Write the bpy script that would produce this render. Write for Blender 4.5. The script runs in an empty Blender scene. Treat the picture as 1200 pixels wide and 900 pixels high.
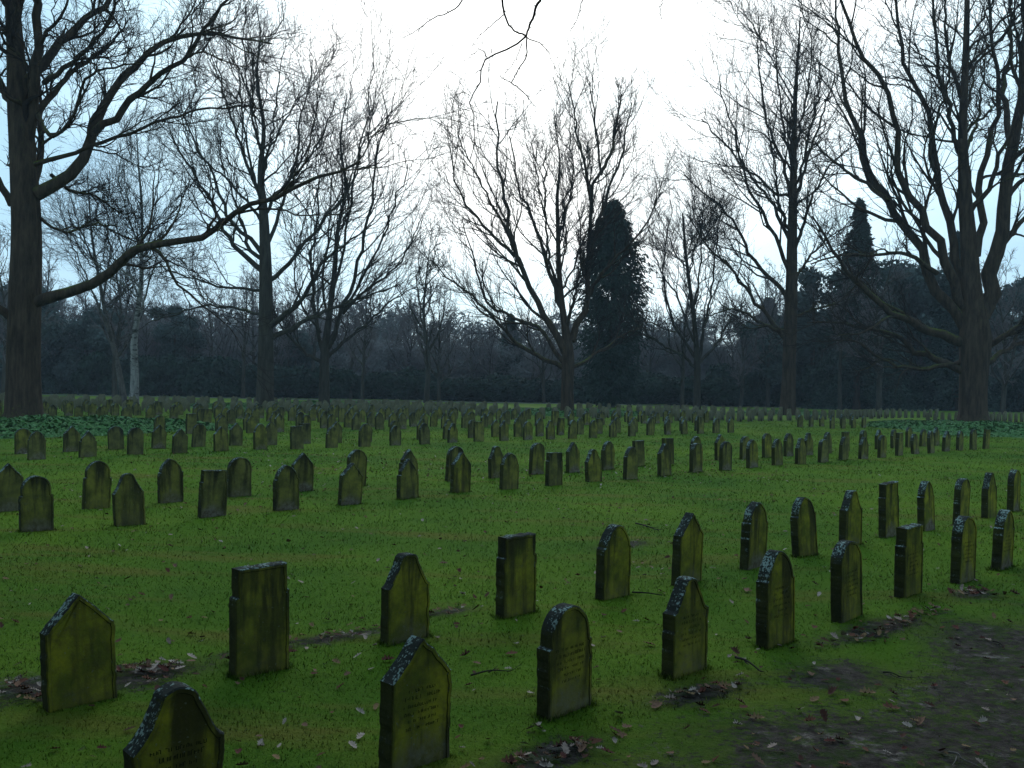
import bpy, math, random
import numpy as np
from mathutils import Matrix, Vector
random.seed(7)
rng = np.random.default_rng(7)
scene = bpy.context.scene
COL = scene.collection
R = math.radians
# ------------------------------------------------------------------ camera
FPX, PITCH, ROLL, EYE = 1082.0, 0.0026, 0.0182, 1.7
cam_d = bpy.data.cameras.new('camera')
cam = bpy.data.objects.new('camera', cam_d)
COL.objects.link(cam)
cam_d.sensor_width = 36.0
cam_d.lens = 36.0 * FPX / 1200.0
cam_d.clip_start, cam_d.clip_end = 0.05, 3000
cF = Vector((0, math.cos(PITCH), math.sin(PITCH)))
u0, r0 = Vector((0, -math.sin(PITCH), math.cos(PITCH))), Vector((1, 0, 0))
cR = r0 * math.cos(ROLL) + u0 * math.sin(ROLL)
cU = u0 * math.cos(ROLL) - r0 * math.sin(ROLL)
M = Matrix((cR, cU, -cF)).transposed().to_4x4()
M.translation = Vector((0, 0, EYE))
cam.matrix_world = M
scene.camera = cam
# ------------------------------------------------------------------ world, sun, exposure
SUN_EL, SUN_AZ = 26.0, 3.0          # degrees; azimuth from +Y towards +X
w = bpy.data.worlds.new('World'); scene.world = w; w.use_nodes = True
nt = w.node_tree; nt.nodes.clear()
def N(nt, t, **kw):
    n = nt.nodes.new(t)
    for k, v in kw.items():
        if k.startswith('i_'):
            n.inputs[k[2:].replace('_', ' ')].default_value = v
        else: setattr(n, k, v)
    return n
L = nt.links.new
sky = N(nt, 'ShaderNodeTexSky', sky_type='NISHITA', sun_disc=False)
sky.sun_elevation = R(SUN_EL); sky.sun_rotation = R(SUN_AZ)
tc = N(nt, 'ShaderNodeTexCoord')
sdir = Vector((math.sin(R(SUN_AZ)) * math.cos(R(SUN_EL)), math.cos(R(SUN_AZ)) * math.cos(R(SUN_EL)), math.sin(R(SUN_EL))))
dot = N(nt, 'ShaderNodeVectorMath', operation='DOT_PRODUCT'); dot.inputs[1].default_value = sdir
L(tc.outputs['Generated'], dot.inputs[0])
mr = N(nt, 'ShaderNodeMapRange', interpolation_type='SMOOTHSTEP')
mr.inputs['From Min'].default_value = 0.84; mr.inputs['From Max'].default_value = 1.0
L(dot.outputs['Value'], mr.inputs['Value'])
mp = N(nt, 'ShaderNodeMapping'); mp.inputs['Scale'].default_value = (1, 1, 2.6)
L(tc.outputs['Generated'], mp.inputs['Vector'])
nz = N(nt, 'ShaderNodeTexNoise'); nz.inputs['Scale'].default_value = 3.2; nz.inputs['Detail'].default_value = 5; nz.inputs['Roughness'].default_value = 0.55
L(mp.outputs['Vector'], nz.inputs['Vector'])
r1 = N(nt, 'ShaderNodeMapRange'); r1.inputs['From Min'].default_value = 0.3; r1.inputs['From Max'].default_value = 0.7
r1.inputs['To Min'].default_value = -0.2; r1.inputs['To Max'].default_value = 0.2
L(nz.outputs['Fac'], r1.inputs['Value'])
ad = N(nt, 'ShaderNodeMath', operation='ADD', use_clamp=True)
L(mr.outputs['Result'], ad.inputs[0]); L(r1.outputs['Result'], ad.inputs[1])
cr = N(nt, 'ShaderNodeValToRGB')
cr.color_ramp.elements[0].position = 0.0; cr.color_ramp.elements[0].color = (4.5, 7.3, 9.3, 1)
cr.color_ramp.elements[1].position = 1.0; cr.color_ramp.elements[1].color = (15.5, 16.0, 16.0, 1)
e = cr.color_ramp.elements.new(0.5); e.color = (8.0, 11.0, 12.4, 1)
L(ad.outputs[0], cr.inputs['Fac'])
mx = N(nt, 'ShaderNodeMix', data_type='RGBA'); mx.inputs[0].default_value = 0.9
L(sky.outputs[0], mx.inputs[6]); L(cr.outputs[0], mx.inputs[7])
bg = N(nt, 'ShaderNodeBackground'); bg.inputs['Strength'].default_value = 0.095
L(mx.outputs[2], bg.inputs['Color'])
wo = N(nt, 'ShaderNodeOutputWorld'); L(bg.outputs[0], wo.inputs['Surface'])
sd = bpy.data.lights.new('sun', 'SUN'); sd.energy = 0.8; sd.angle = R(25); sd.color = (1.0, 0.97, 0.92)
so = bpy.data.objects.new('sun', sd); COL.objects.link(so)
so.rotation_euler = sdir.to_track_quat('Z', 'Y').to_euler()
vs = scene.view_settings
vs.view_transform = 'Standard'; vs.look = 'None'; vs.exposure = 0.35; vs.gamma = 1.0; vs.use_curve_mapping = False
scene.cycles.max_bounces = 5; scene.cycles.diffuse_bounces = 3; scene.cycles.volume_bounces = 0
scene.cycles.transparent_max_bounces = 8

# ------------------------------------------------------------------ helpers
def at(px, py, Y):
    x, y = (px - 600) / FPX, (450 - py) / FPX
    d = cR * x + cU * y + cF
    return np.array(d * (Y / d.y)) + np.array((0, 0, EYE))
def gnd(px, py):
    x, y = (px - 600) / FPX, (450 - py) / FPX
    d = cR * x + cU * y + cF
    t = -EYE / d.z
    return d.x * t, d.y * t
def H(x, y):
    x = np.asarray(x, float); y = np.asarray(y, float)
    a = 0.025 * np.sin(x * .55 + 1.3) * np.cos(y * .47) + 0.012 * np.sin(x * 1.7 + y * 1.1) + .008 * np.sin(y * 2.9 - x * 2.2)
    return a * np.clip(1.4 - np.hypot(x, y) / 60, 0, 1)
def tag(o, label=None, cat=None, group=None, kind=None):
    if label: o['label'] = label
    if cat: o['category'] = cat
    if group: o['group'] = group
    if kind: o['kind'] = kind
    return o
def mesh_np(name, verts, tris=None, quads=None, mat=None, smooth=False):
    me = bpy.data.meshes.new(name)
    verts = np.asarray(verts, np.float32).reshape(-1, 3)
    tris = np.zeros((0, 3), np.int32) if tris is None else np.asarray(tris, np.int32).reshape(-1, 3)
    quads = np.zeros((0, 4), np.int32) if quads is None else np.asarray(quads, np.int32).reshape(-1, 4)
    me.vertices.add(len(verts)); me.vertices.foreach_set('co', verts.ravel())
    nl = tris.size + quads.size
    me.loops.add(nl); me.loops.foreach_set('vertex_index', np.concatenate([tris.ravel(), quads.ravel()]))
    me.polygons.add(len(tris) + len(quads))
    st = np.concatenate([np.arange(len(tris)) * 3, tris.size + np.arange(len(quads)) * 4]).astype(np.int32)
    me.polygons.foreach_set('loop_start', st)
    if smooth: me.polygons.foreach_set('use_smooth', np.ones(len(st), bool))
    me.update(calc_edges=True)
    if mat: me.materials.append(mat)
    return me
def link(name, me, parent=None, loc=None, rot=None):
    o = bpy.data.objects.new(name, me); COL.objects.link(o)
    if parent: o.parent = parent
    if loc is not None: o.location = loc
    if rot is not None: o.rotation_euler = rot
    return o
def empty(name, loc=(0, 0, 0)):
    o = bpy.data.objects.new(name, None); COL.objects.link(o); o.location = loc; o.empty_display_size = .3
    return o
def norm(v): return v / (np.linalg.norm(v, axis=-1, keepdims=True) + 1e-9)

class Mat:
    def __init__(s, name, rough=0.9, spec=0.2):
        s.m = bpy.data.materials.new(name); s.m.use_nodes = True
        s.nt = s.m.node_tree; s.b = s.nt.nodes['Principled BSDF']
        s.b.inputs['Roughness'].default_value = rough
        s.b.inputs['Specular IOR Level'].default_value = spec
    def n(s, t, **k): return N(s.nt, t, **k)
    def l(s, a, b): s.nt.links.new(a, b)
    def noise(s, vec, scale, detail=4, rough=.6, mscale=None):
        if mscale:
            m = s.n('ShaderNodeMapping'); m.inputs['Scale'].default_value = mscale
            s.l(vec, m.inputs['Vector']); vec = m.outputs[0]
        t = s.n('ShaderNodeTexNoise'); t.inputs['Scale'].default_value = scale
        t.inputs['Detail'].default_value = detail; t.inputs['Roughness'].default_value = rough
        s.l(vec, t.inputs['Vector']); return t.outputs['Fac']
    def ramp(s, v, a, b, lo=0., hi=1.):
        r = s.n('ShaderNodeMapRange'); r.clamp = True
        r.inputs['From Min'].default_value = a; r.inputs['From Max'].default_value = b
        r.inputs['To Min'].default_value = lo; r.inputs['To Max'].default_value = hi
        s.l(v, r.inputs['Value']); return r.outputs[0]
    def math(s, op, a, b=None, clamp=False):
        m = s.n('ShaderNodeMath', operation=op, use_clamp=clamp)
        for i, x in enumerate((a, b)):
            if x is None: continue
            if isinstance(x, (int, float)): m.inputs[i].default_value = x
            else: s.l(x, m.inputs[i])
        return m.outputs[0]
    def mix(s, f, a, b):
        m = s.n('ShaderNodeMix', data_type='RGBA')
        for i, x in ((0, f), (6, a), (7, b)):
            if isinstance(x, (int, float)): m.inputs[i].default_value = x
            elif isinstance(x, tuple): m.inputs[i].default_value = (*x, 1)
            else: s.l(x, m.inputs[i])
        return m.outputs[2]
    def bump(s, h, strength=.5, dist=.02):
        b = s.n('ShaderNodeBump'); b.inputs['Strength'].default_value = strength; b.inputs['Distance'].default_value = dist
        s.l(h, b.inputs['Height']); s.l(b.outputs[0], s.b.inputs['Normal'])
    def color(s, c): s.l(c, s.b.inputs['Base Color'])
    def sep(s, v):
        x = s.n('ShaderNodeSeparateXYZ'); s.l(v, x.inputs[0]); return x.outputs

# ------------------------------------------------------------------ materials
def mat_ground(name):
    m = Mat(name, .95, .03); tc = m.n('ShaderNodeTexCoord').outputs['Object']
    big = m.noise(tc, .22, 3); mid = m.noise(tc, 1.1, 5, .65); fine = m.noise(tc, 14, 6, .7); vf = m.noise(tc, 60, 4, .7)
    st = m.noise(tc, 1.0, 4, .6, (.35, 1.5, 1))
    c = m.mix(m.ramp(mid, .3, .7), (.030, .085, .008), (.056, .118, .010))
    c = m.mix(m.ramp(big, .35, .65), c, m.mix(m.ramp(fine, .35, .65), (.078, .145, .010), (.108, .168, .012)))
    c = m.mix(m.ramp(st, .52, .68, 0, .75), c, (.115, .105, .020))
    c = m.mix(m.ramp(fine, .55, .75, 0, .4), c, (.034, .080, .008))
    c = m.mix(m.ramp(vf, .58, .8, 0, .5), c, (.12, .17, .03))
    a = m.n('ShaderNodeAttribute', attribute_name='soil').outputs['Fac']
    c = m.mix(m.ramp(a, .05, .6, 0, .85), c, m.mix(m.ramp(fine, .35, .65), (.026, .040, .010), (.060, .072, .018)))
    s = m.math('ADD', a, m.ramp(m.noise(tc, 3.4, 7, .75), .3, .7, -.40, .40)); s = m.math('ADD', s, m.ramp(m.noise(tc, 24, 6, .8), .3, .7, -.55, .55))
    s = m.ramp(s, .40, .66)
    mud = m.mix(m.ramp(fine, .35, .7), (.020, .016, .014), (.078, .062, .055))
    mud = m.mix(m.ramp(vf, .62, .78), mud, (.10, .085, .078))
    mud = m.mix(m.ramp(m.noise(tc, 5, 6, .7), .5, .58, 0, .8), mud, (.026, .042, .010))
    m.color(m.mix(s, c, mud))
    wet = m.math('MULTIPLY', m.ramp(m.noise(tc, 3.2, 5, .7), .54, .64), m.ramp(fine, .42, .58))
    m.l(m.mix(m.math('MULTIPLY', wet, s), (.92, .92, .92), (.5, .5, .5)), m.b.inputs['Roughness'])
    m.l(m.mix(m.math('MULTIPLY', wet, s), (.03, .03, .03), (.22, .22, .22)), m.b.inputs['Specular IOR Level'])
    hh = m.math('ADD', m.math('MULTIPLY', fine, 1.0), m.math('MULTIPLY', vf, .5))
    m.bump(hh, .9, .03)
    return m.m
def mat_grass():
    m = Mat('grass_blades', .9, .03); tc = m.n('ShaderNodeTexCoord').outputs['Object']
    mid = m.noise(tc, 1.1, 5, .65); big = m.noise(tc, .22, 3); fine = m.noise(tc, 25, 3)
    st = m.noise(tc, 1.0, 4, .6, (.35, 1.5, 1))
    c = m.mix(m.ramp(mid, .3, .7), (.034, .096, .008), (.064, .138, .011))
    c = m.mix(m.ramp(big, .35, .65, 0, .85), c, (.112, .190, .014))
    c = m.mix(m.ramp(st, .52, .68, 0, .75), c, (.17, .15, .03))
    c = m.mix(m.ramp(fine, .5, .8), c, (.17, .18, .04))
    c = m.mix(m.ramp(fine, .5, .25, 0, .35), c, (.035, .085, .008))
    m.color(c)
    return m.m
def mat_stone(name, letters=False):
    m = Mat(name, .95, .04); T = m.n('ShaderNodeTexCoord'); tc = T.outputs['Object']
    oi = m.n('ShaderNodeObjectInfo').outputs['Random']
    cb = m.n('ShaderNodeCombineXYZ')
    for i, k in enumerate((13.1, 7.7, 23.3)): m.l(m.math('MULTIPLY', oi, k), cb.inputs[i])
    av = m.n('ShaderNodeVectorMath', operation='ADD'); m.l(tc, av.inputs[0]); m.l(cb.outputs[0], av.inputs[1]); v = av.outputs[0]
    P = m.sep(tc); nn = m.sep(T.outputs['Normal'])
    age = m.n('ShaderNodeAttribute', attribute_type='OBJECT', attribute_name='grime').outputs['Fac']
    n1 = m.noise(v, 5, 4, .6); n2 = m.noise(v, 22, 5, .65); n3 = m.noise(v, 90, 3, .7)
    streak = m.noise(v, 3.0, 4, .6, (3.2, 1, .45))
    olive = m.mix(m.ramp(n1, .38, .62), (.270, .250, .022), (.105, .118, .018))
    olive = m.mix(m.ramp(n2, .45, .7, 0, .6), olive, (.075, .060, .022))
    olive = m.mix(m.ramp(streak, .48, .62, 0, .85), olive, (.050, .046, .016))
    dull = m.mix(m.ramp(n1, .35, .65), (.145, .138, .050), (.066, .062, .028))
    dull = m.mix(m.ramp(streak, .5, .68, 0, .6), dull, (.014, .014, .010))
    face = m.mix(age, olive, dull)
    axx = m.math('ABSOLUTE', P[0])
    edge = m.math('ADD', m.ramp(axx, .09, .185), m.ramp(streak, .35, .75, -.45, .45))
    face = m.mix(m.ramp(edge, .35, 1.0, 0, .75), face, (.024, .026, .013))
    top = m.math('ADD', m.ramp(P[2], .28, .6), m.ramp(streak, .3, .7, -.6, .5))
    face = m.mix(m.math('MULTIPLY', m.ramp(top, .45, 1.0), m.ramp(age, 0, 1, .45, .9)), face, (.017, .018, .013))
    # paler scoured patch rising in an arch from the foot
    arch = m.math('ADD', P[2], m.math('MULTIPLY', m.math('MULTIPLY', axx, axx), 3.6))
    arch = m.math('ADD', arch, m.ramp(n1, .3, .7, -.05, .06))
    foot = m.mix(m.ramp(n2, .35, .65), (.075, .056, .036), (.17, .155, .12))
    face = m.mix(m.math('MULTIPLY', m.ramp(arch, .19, .09), m.ramp(m.math('FRACT', m.math('MULTIPLY', oi, 7.3)), .2, .8, .1, 1.0)), face, foot)
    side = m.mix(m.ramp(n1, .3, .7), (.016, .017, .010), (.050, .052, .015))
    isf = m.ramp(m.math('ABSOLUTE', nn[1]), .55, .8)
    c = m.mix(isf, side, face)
    # lichen on upward surfaces
    up = m.ramp(m.math('ADD', nn[2], m.ramp(n2, .35, .65, -.15, .15)), .12, .4)
    lm_ = m.math('ADD', m.noise(v, 62, 3, .6), m.ramp(m.noise(v, 9, 3), .35, .65, -.13, .10))
    lich = m.mix(m.ramp(lm_, .54, .60), (.028, .030, .027), (.20, .26, .24))
    c = m.mix(up, c, lich)
    spot = m.ramp(m.noise(v, 60, 2, .5), .70, .73, 0, .5)
    c = m.mix(m.math('MULTIPLY', spot, isf), c, (.16, .18, .14))
    c = m.mix(m.ramp(n3, .55, .8, 0, .35), c, (.13, .12, .09))
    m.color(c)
    m.bump(m.math('ADD', n2, m.math('MULTIPLY', n3, .5)), .6, .006)
    return m.m
def mat_bark(name, a, b, moss=.6, white=False):
    m = Mat(name, .95, .03); T = m.n('ShaderNodeTexCoord'); tc = T.outputs['Object']
    g = m.n('ShaderNodeNewGeometry'); nn = m.sep(g.outputs['Normal'])
    st = m.noise(tc, 2.4, 5, .65, (2.6, 2.6, .45)); fi = m.noise(tc, 11, 4, .65)
    c = m.mix(m.ramp(st, .35, .65), a, b)
    if white:
        hz = m.math('ADD', m.noise(tc, 2.6, 6, .75, (1, 1, 3)), m.ramp(m.noise(tc, .7, 3), .3, .7, -.10, .10))
        c = m.mix(m.ramp(hz, .52, .60), c, (.03, .028, .026))
    gr = m.math('ADD', m.ramp(nn[2], .0, .9, 0, .7), m.ramp(fi, .35, .7, -.35, .35))
    gr = m.math('MULTIPLY', m.ramp(gr, .2, .75), m.ramp(m.noise(tc, .35, 3), .45, .58, 0, moss))
    c = m.mix(gr, c, (.080, .115, .012))
    m.color(c)
    m.bump(m.math('ADD', st, m.math('MULTIPLY', fi, .4)), .8, .05)
    return m.m
def mat_leafy(name, a, b, c3, sc=1.2):
    m = Mat(name, .8, .08); tc = m.n('ShaderNodeTexCoord').outputs['Object']
    c = m.mix(m.ramp(m.noise(tc, sc, 4), .35, .65), a, b)
    c = m.mix(m.ramp(m.noise(tc, sc * 9, 2), .55, .72), c, c3)
    m.color(c); return m.m
def mat_dead(name, cols):
    m = Mat(name, .85, .1); T = m.n('ShaderNodeTexCoord'); tc = T.outputs['Object']
    oi = m.n('ShaderNodeObjectInfo').outputs['Random']
    at_ = m.n('ShaderNodeAttribute', attribute_name='tone').outputs['Fac']
    f = m.math('FRACT', m.math('ADD', at_, oi))
    r = m.n('ShaderNodeValToRGB'); r.color_ramp.interpolation = 'CONSTANT'
    els = r.color_ramp.elements
    els[0].position = 0; els[0].color = (*cols[0], 1); els[1].position = 1 / len(cols); els[1].color = (*cols[1], 1)
    for i in range(2, len(cols)):
        e = els.new(i / len(cols)); e.color = (*cols[i], 1)
    m.l(f, r.inputs[0])
    m.color(m.mix(m.ramp(m.noise(tc, 60, 3), .4, .7, 0, .5), r.outputs[0], (.03, .018, .014)))
    return m.m
G_LAWN = mat_ground('moss_lawn'); G_PATH = mat_ground('path_mud')
G_BLADE = mat_grass()
STONE = mat_stone('sandstone_with_algae')
def flat(name, c, rough=.95):
    m = Mat(name, rough, .03); tc = m.n('ShaderNodeTexCoord').outputs['Object']
    m.color(m.mix(m.ramp(m.noise(tc, 40, 3), .35, .65), c, tuple(x * .55 for x in c))); return m.m
LETTER = flat('dark_flat_lettering', (.016, .016, .006))  # flat strokes; dirt and the shade of engraved cuts put into the colour
BARK = mat_bark('oak_bark', (.070, .050, .036), (.022, .017, .013), .95)
BARK2 = mat_bark('grey_bark', (.058, .052, .042), (.024, .022, .018), .5)
BIRCH = mat_bark('birch_bark', (.26, .25, .24), (.12, .115, .11), .1, True)
TWIG = flat('twig_bark', (.030, .024, .022))
TWIGF = flat('mist_pale_twig_bark', (.15, .125, .13))  # paler than the near twigs: mist put into the colour
IVY = mat_leafy('ivy_leaves', (.034, .092, .026), (.065, .145, .045), (.15, .24, .12))
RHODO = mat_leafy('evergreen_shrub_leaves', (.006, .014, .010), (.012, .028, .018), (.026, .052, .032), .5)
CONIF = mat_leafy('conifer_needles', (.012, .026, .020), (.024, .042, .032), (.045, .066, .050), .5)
HAZYW = mat_leafy('mist_pale_wood_twigs', (.10, .10, .10), (.17, .155, .155), (.07, .09, .08), .15)  # mist over the far wood put into this pale grey colour
DEAD = mat_dead('dead_oak_leaves', [(.17, .09, .06), (.06, .022, .016), (.28, .20, .17), (.12, .045, .028), (.36, .28, .24), (.085, .022, .018), (.20, .12, .06)])
STICK = flat('fallen_wood', (.045, .038, .034))
STICKP = flat('pale_fallen_wood', (.16, .14, .13))
GRAVEL = flat('pale_gravel', (.10, .11, .095))

# ------------------------------------------------------------------ ground
DV = np.array((.731, .682)); NV = np.array((.682, -.731))    # along the rows / across them towards the camera
def axis(a, b, c, d, step):   # dense between b and c
    mid = np.arange(b, c, step)
    lo = b - np.geomspace(step, b - a, 60)[::-1]; hi = c + np.geomspace(step, d - c, 60)
    return np.concatenate([lo, mid, hi])
def soilmask(x, y):
    c = NV[0] * x + NV[1] * y
    s = DV[0] * x + DV[1] * y
    wob = .18 * np.sin(s * 2.1) + .12 * np.sin(s * 4.7 + 1) + .1 * np.sin(c * 5 + s * 3)
    m = np.clip((c + 2.95 + wob) / .75, 0, 1) * np.clip((1.6 - c) / .5, 0, 1) * .74
    for (px, py, rx, ry) in ((20, 812, .40, .13), (170, 790, .30, .11), (390, 744, .36, .07), (520, 716, .18, .06), (300, 762, .2, .05), (110, 808, .3, .1),
                             (1030, 735, .5, .10), (1142, 699, .22, .1), (820, 811, .3, .08), (650, 878, .25, .1), (990, 790, .3, .2), (730, 640, .3, .1)):
        gx, gy = gnd(px, py); dx, dy = x - gx, y - gy
        a = (dx * .82 + dy * .57) / rx / 1.3; b = (-dx * .57 + dy * .82) / ry / 1.6
        m = np.maximum(m, .9 * np.exp(-(a * a + b * b)))
    return m
def grid(xs, ys, dz=0., keep=None):
    X, Y = np.meshgrid(xs, ys); Z = H(X, Y) + dz
    V = np.stack([X, Y, Z], -1).reshape(-1, 3); ny, nx = X.shape
    i = np.arange(ny - 1)[:, None] * nx + np.arange(nx - 1)[None, :]
    q = np.stack([i, i + 1, i + nx + 1, i + nx], -1).reshape(-1, 4)
    s = soilmask(V[:, 0], V[:, 1])
    if keep is not None:
        k = keep(V[:, 0], V[:, 1]); q = q[k[q].all(1)]
        used = np.unique(q); mp_ = np.zeros(len(V), int); mp_[used] = np.arange(len(used)); q = mp_[q]; V = V[used]; s = s[used]
    return V, q, s
def add_attr(me, name, vals):
    a = me.attributes.new(name, 'FLOAT', 'POINT'); a.data.foreach_set('value', np.asarray(vals, np.float32))
V, q, s = grid(axis(-400, -6, 10, 400, .11), axis(-400, -1, 14, 400, .11))
me = mesh_np('ground', V, quads=q, mat=G_LAWN, smooth=True); add_attr(me, 'soil', s)
tag(link('ground', me), kind='structure')
cc = lambda x, y: NV[0] * x + NV[1] * y
def keep(x, y):
    s_ = DV[0] * x + DV[1] * y
    return (cc(x, y) > -3.0 + .12 * np.sin(s_ * 3.1)) & (cc(x, y) < 1.9)
V, q, s = grid(np.arange(-6, 14, .10), np.arange(-6, 18, .10), .004, keep)
me = mesh_np('path', V, quads=q, mat=G_PATH, smooth=True); add_attr(me, 'soil', s)
tag(link('path', me), kind='structure')
# far gravel walk beyond the graves
xs = np.linspace(-75, 60, 60); yb = 92 + 2 * np.sin(xs * .05)
V = np.concatenate([np.stack([xs, yb, xs * 0 + .03], -1), np.stack([xs, yb + 4, xs * 0 + .03], -1)])
i = np.arange(59); q = np.stack([i, i + 1, i + 61, i + 60], -1)
tag(link('gravel_path', mesh_np('gravel_path', V, quads=q, mat=GRAVEL)), kind='structure')

# ------------------------------------------------------------------ grass blades
def blades(n, y0, y1):
    Y = y0 * (y1 / y0) ** (rng.random(n) ** 1.15)
    sc_ = (Y / 4.) ** .62; h0, h1, wd = .007 * sc_, .020 * sc_, .0021 * sc_ ** 1.25
    X = Y * rng.uniform(-1, 1, n) * np.where(rng.random(n) < .85, .60, 1.0)
    s = soilmask(X, Y)
    k = rng.random(n) > np.clip(s * 1.3, 0, .93); X, Y, h0, h1, wd = X[k], Y[k], h0[k], h1[k], wd[k]; n = len(X)
    pat = .6 + .4 * np.sin(X * 2.3 + 2 * np.sin(Y * 1.9)) * np.sin(Y * 2.7 + X)
    h = rng.uniform(h0, h1, n) * (.65 + .5 * pat); a = rng.uniform(0, 6.283, n); b = rng.uniform(0, 6.283, n)
    wv = wd * rng.uniform(.6, 1.3, n)
    Z = H(X, Y) - .003
    p = np.stack([X, Y, Z], -1)
    side = np.stack([np.cos(a), np.sin(a), a * 0], -1) * wv[:, None]
    lean = np.stack([np.cos(b), np.sin(b), b * 0], -1) * (h * rng.uniform(.2, 1.0, n))[:, None]
    tip = p + lean + np.stack([a * 0, a * 0, h], -1)
    return np.stack([p - side, p + side, tip], 1).reshape(-1, 3)
LAWNV = blades(330000, 2.6, 55)

# ------------------------------------------------------------------ gravestones
def outline(kind, h, w=.18):
    def half(kind):
        if kind == 'gable': return [(w, 0), (w, .70 * h), (w - .012, .715 * h), (.004, h)]
        if kind == 'steep': return [(w, 0), (w, .66 * h), (w - .03, .69 * h), (.045, .985 * h), (.02, h)]
        if kind == 'block': return [(w, 0), (w, .74 * h), (w - .016, .755 * h), (w - .016, h)]
        if kind == 'round':
            r = w; return [(w, 0)] + [(r * math.cos(t), h - r + r * math.sin(t)) for t in np.linspace(0, 1.52, 12)]
        if kind == 'shouldered round':
            r = w - .022; return [(w, 0), (w, .64 * h), (r, .655 * h)] + [(r * math.cos(t), h - r * 1.02 + r * 1.02 * math.sin(t)) for t in np.linspace(0.02, 1.52, 12)]
        if kind == 'bell':
            r = w - .022; z0 = .69 * h
            return [(w, 0), (w, z0)] + [(r * (math.cos(t)) ** (1.25), z0 + .012 + (h - z0 - .012) * math.sin(t) ** (1.15)) for t in np.linspace(.02, 1.5, 12)]
        if kind == 'chamfered':
            q = [(w - .016 - (w - .088) * t ** .85, (.645 + .27 * t) * h) for t in np.linspace(0, 1, 7)]
            return [(w, 0), (w, .63 * h)] + q + [(.072 * math.cos(t), .915 * h + .085 * h * math.sin(t)) for t in np.linspace(.25, 1.5, 6)]
        if kind == 'pointed':
            z0 = .62 * h
            return [(w, 0)] + [(w * (1 - t ** 1.7), z0 + (h - z0) * t ** .95) for t in np.linspace(0, .99, 11)]
        if kind == 'stepped gable':
            return [(w, 0), (w, .60 * h), (w - .03, .615 * h), (w - .03, .70 * h), (.004, h)]
    hf = half(kind)
    hf[0] = (w, -.12)
    return [(x, z) for x, z in hf] + [(-x, z) for x, z in hf[::-1]]
def resample(pts, step):
    out = []
    for a, b in zip(pts, pts[1:]):
        n = max(1, int(math.hypot(b[0] - a[0], b[1] - a[1]) / step))
        for i in range(n): out.append((a[0] + (b[0] - a[0]) * i / n, a[1] + (b[1] - a[1]) * i / n))
    out.append(pts[-1]); return np.array(out)
def inset(P, d):
    # offset towards the inside of an open outline walked right foot -> top -> left foot (counter-clockwise)
    t = np.gradient(P, axis=0); t = norm(t)
    nrm = np.stack([-t[:, 1], t[:, 0]], -1)
    Q = P + nrm * d
    Q[0, 1] = P[0, 1]; Q[-1, 1] = P[-1, 1]; Q[0, 0] = P[0, 0] - d; Q[-1, 0] = P[-1, 0] + d
    return Q
def stone_mesh(kind, h, detail=2, seed=0, T=.092, w=.174):
    r = np.random.default_rng(seed + 100)
    P = resample(outline(kind, h, w), {2: .016, 1: .06, 0: .5}[detail])
    if detail == 2:
        k = len(P); n1 = r.normal(0, 1, k); n1 = (n1 + np.roll(n1, 1) + np.roll(n1, -1)) / 3
        P = P + norm(P - np.array((0, .3))) * (n1 * .0042)[:, None]
    t = T / 2; n = len(P)
    rings = [(P if detail == 0 else inset(P, .006), t)]
    if detail: rings.append((P, t - .006)); rings.append((P, -t + .006)); rings.append((inset(P, .006), -t))
    else: rings.append((P, -t))
    if detail == 2:
        rings.append((inset(P, .020), -t)); rings.append((inset(P, .024), -t + .005))
    V = np.concatenate([np.stack([Q[:, 0], np.full(n, y), Q[:, 1]], -1) for Q, y in rings])
    faces = []
    for k in range(len(rings) - 1):
        for i in range(n):
            j = (i + 1) % n
            if j == 0 and detail: continue
            faces.append((k * n + i, k * n + j, (k + 1) * n + j, (k + 1) * n + i))
    faces.append(tuple(range(n))[::1]); b = (len(rings) - 1) * n
    faces.append(tuple(b + i for i in range(n))[::-1])
    me = bpy.data.meshes.new('gravestone'); me.from_pydata([tuple(v) for v in V], [], faces)
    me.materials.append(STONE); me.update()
    import bmesh
    bm = bmesh.new(); bm.from_mesh(me); bmesh.ops.recalc_face_normals(bm, faces=bm.faces); bm.to_mesh(me); bm.free()
    return me
def inscription(h, kind, T=.092, seed=0):
    r = random.Random(seed); V = []; Q = []
    y = -T / 2 + .0045
    def stroke(x0, z0, x1, z1, wd):
        dx, dz = x1 - x0, z1 - z0; l = math.hypot(dx, dz) + 1e-6; nx, nz = -dz / l * wd, dx / l * wd
        b = len(V)
        V.extend([(x0 - nx, y, z0 - nz), (x1 - nx, y, z1 - nz), (x1 + nx, y, z1 + nz), (x0 + nx, y, z0 + nz)]); Q.append((b, b + 1, b + 2, b + 3))
    z = .60 * h
    for line in range(6):
        half = r.uniform(.07, .115); x = -half; g = .019 if line in (1,) else .015
        while x < half:
            if r.random() < .13: x += .012; continue
            gw = r.uniform(.006, .010)
            if r.random() < .8:
                stroke(x, z, x + r.uniform(-.001, .001), z + g * r.uniform(.7, 1), .0017)
            if r.random() < .5: stroke(x + gw, z, x + gw, z + g * r.uniform(.6, 1), .0015)
            if r.random() < .5:
                zz = z + g * r.choice([0, .5, .95]); stroke(x, zz, x + gw, zz, .0013)
            x += gw + .0055
        z -= .034 * h / .58
    return mesh_np('inscription', V, quads=Q, mat=LETTER)
ROT = math.atan2(DV[1], DV[0])
K = dict(g='gable', s='steep', b='block', r='round', R='shouldered round', l='bell', c='chamfered', p='pointed', t='stepped gable')
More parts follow.
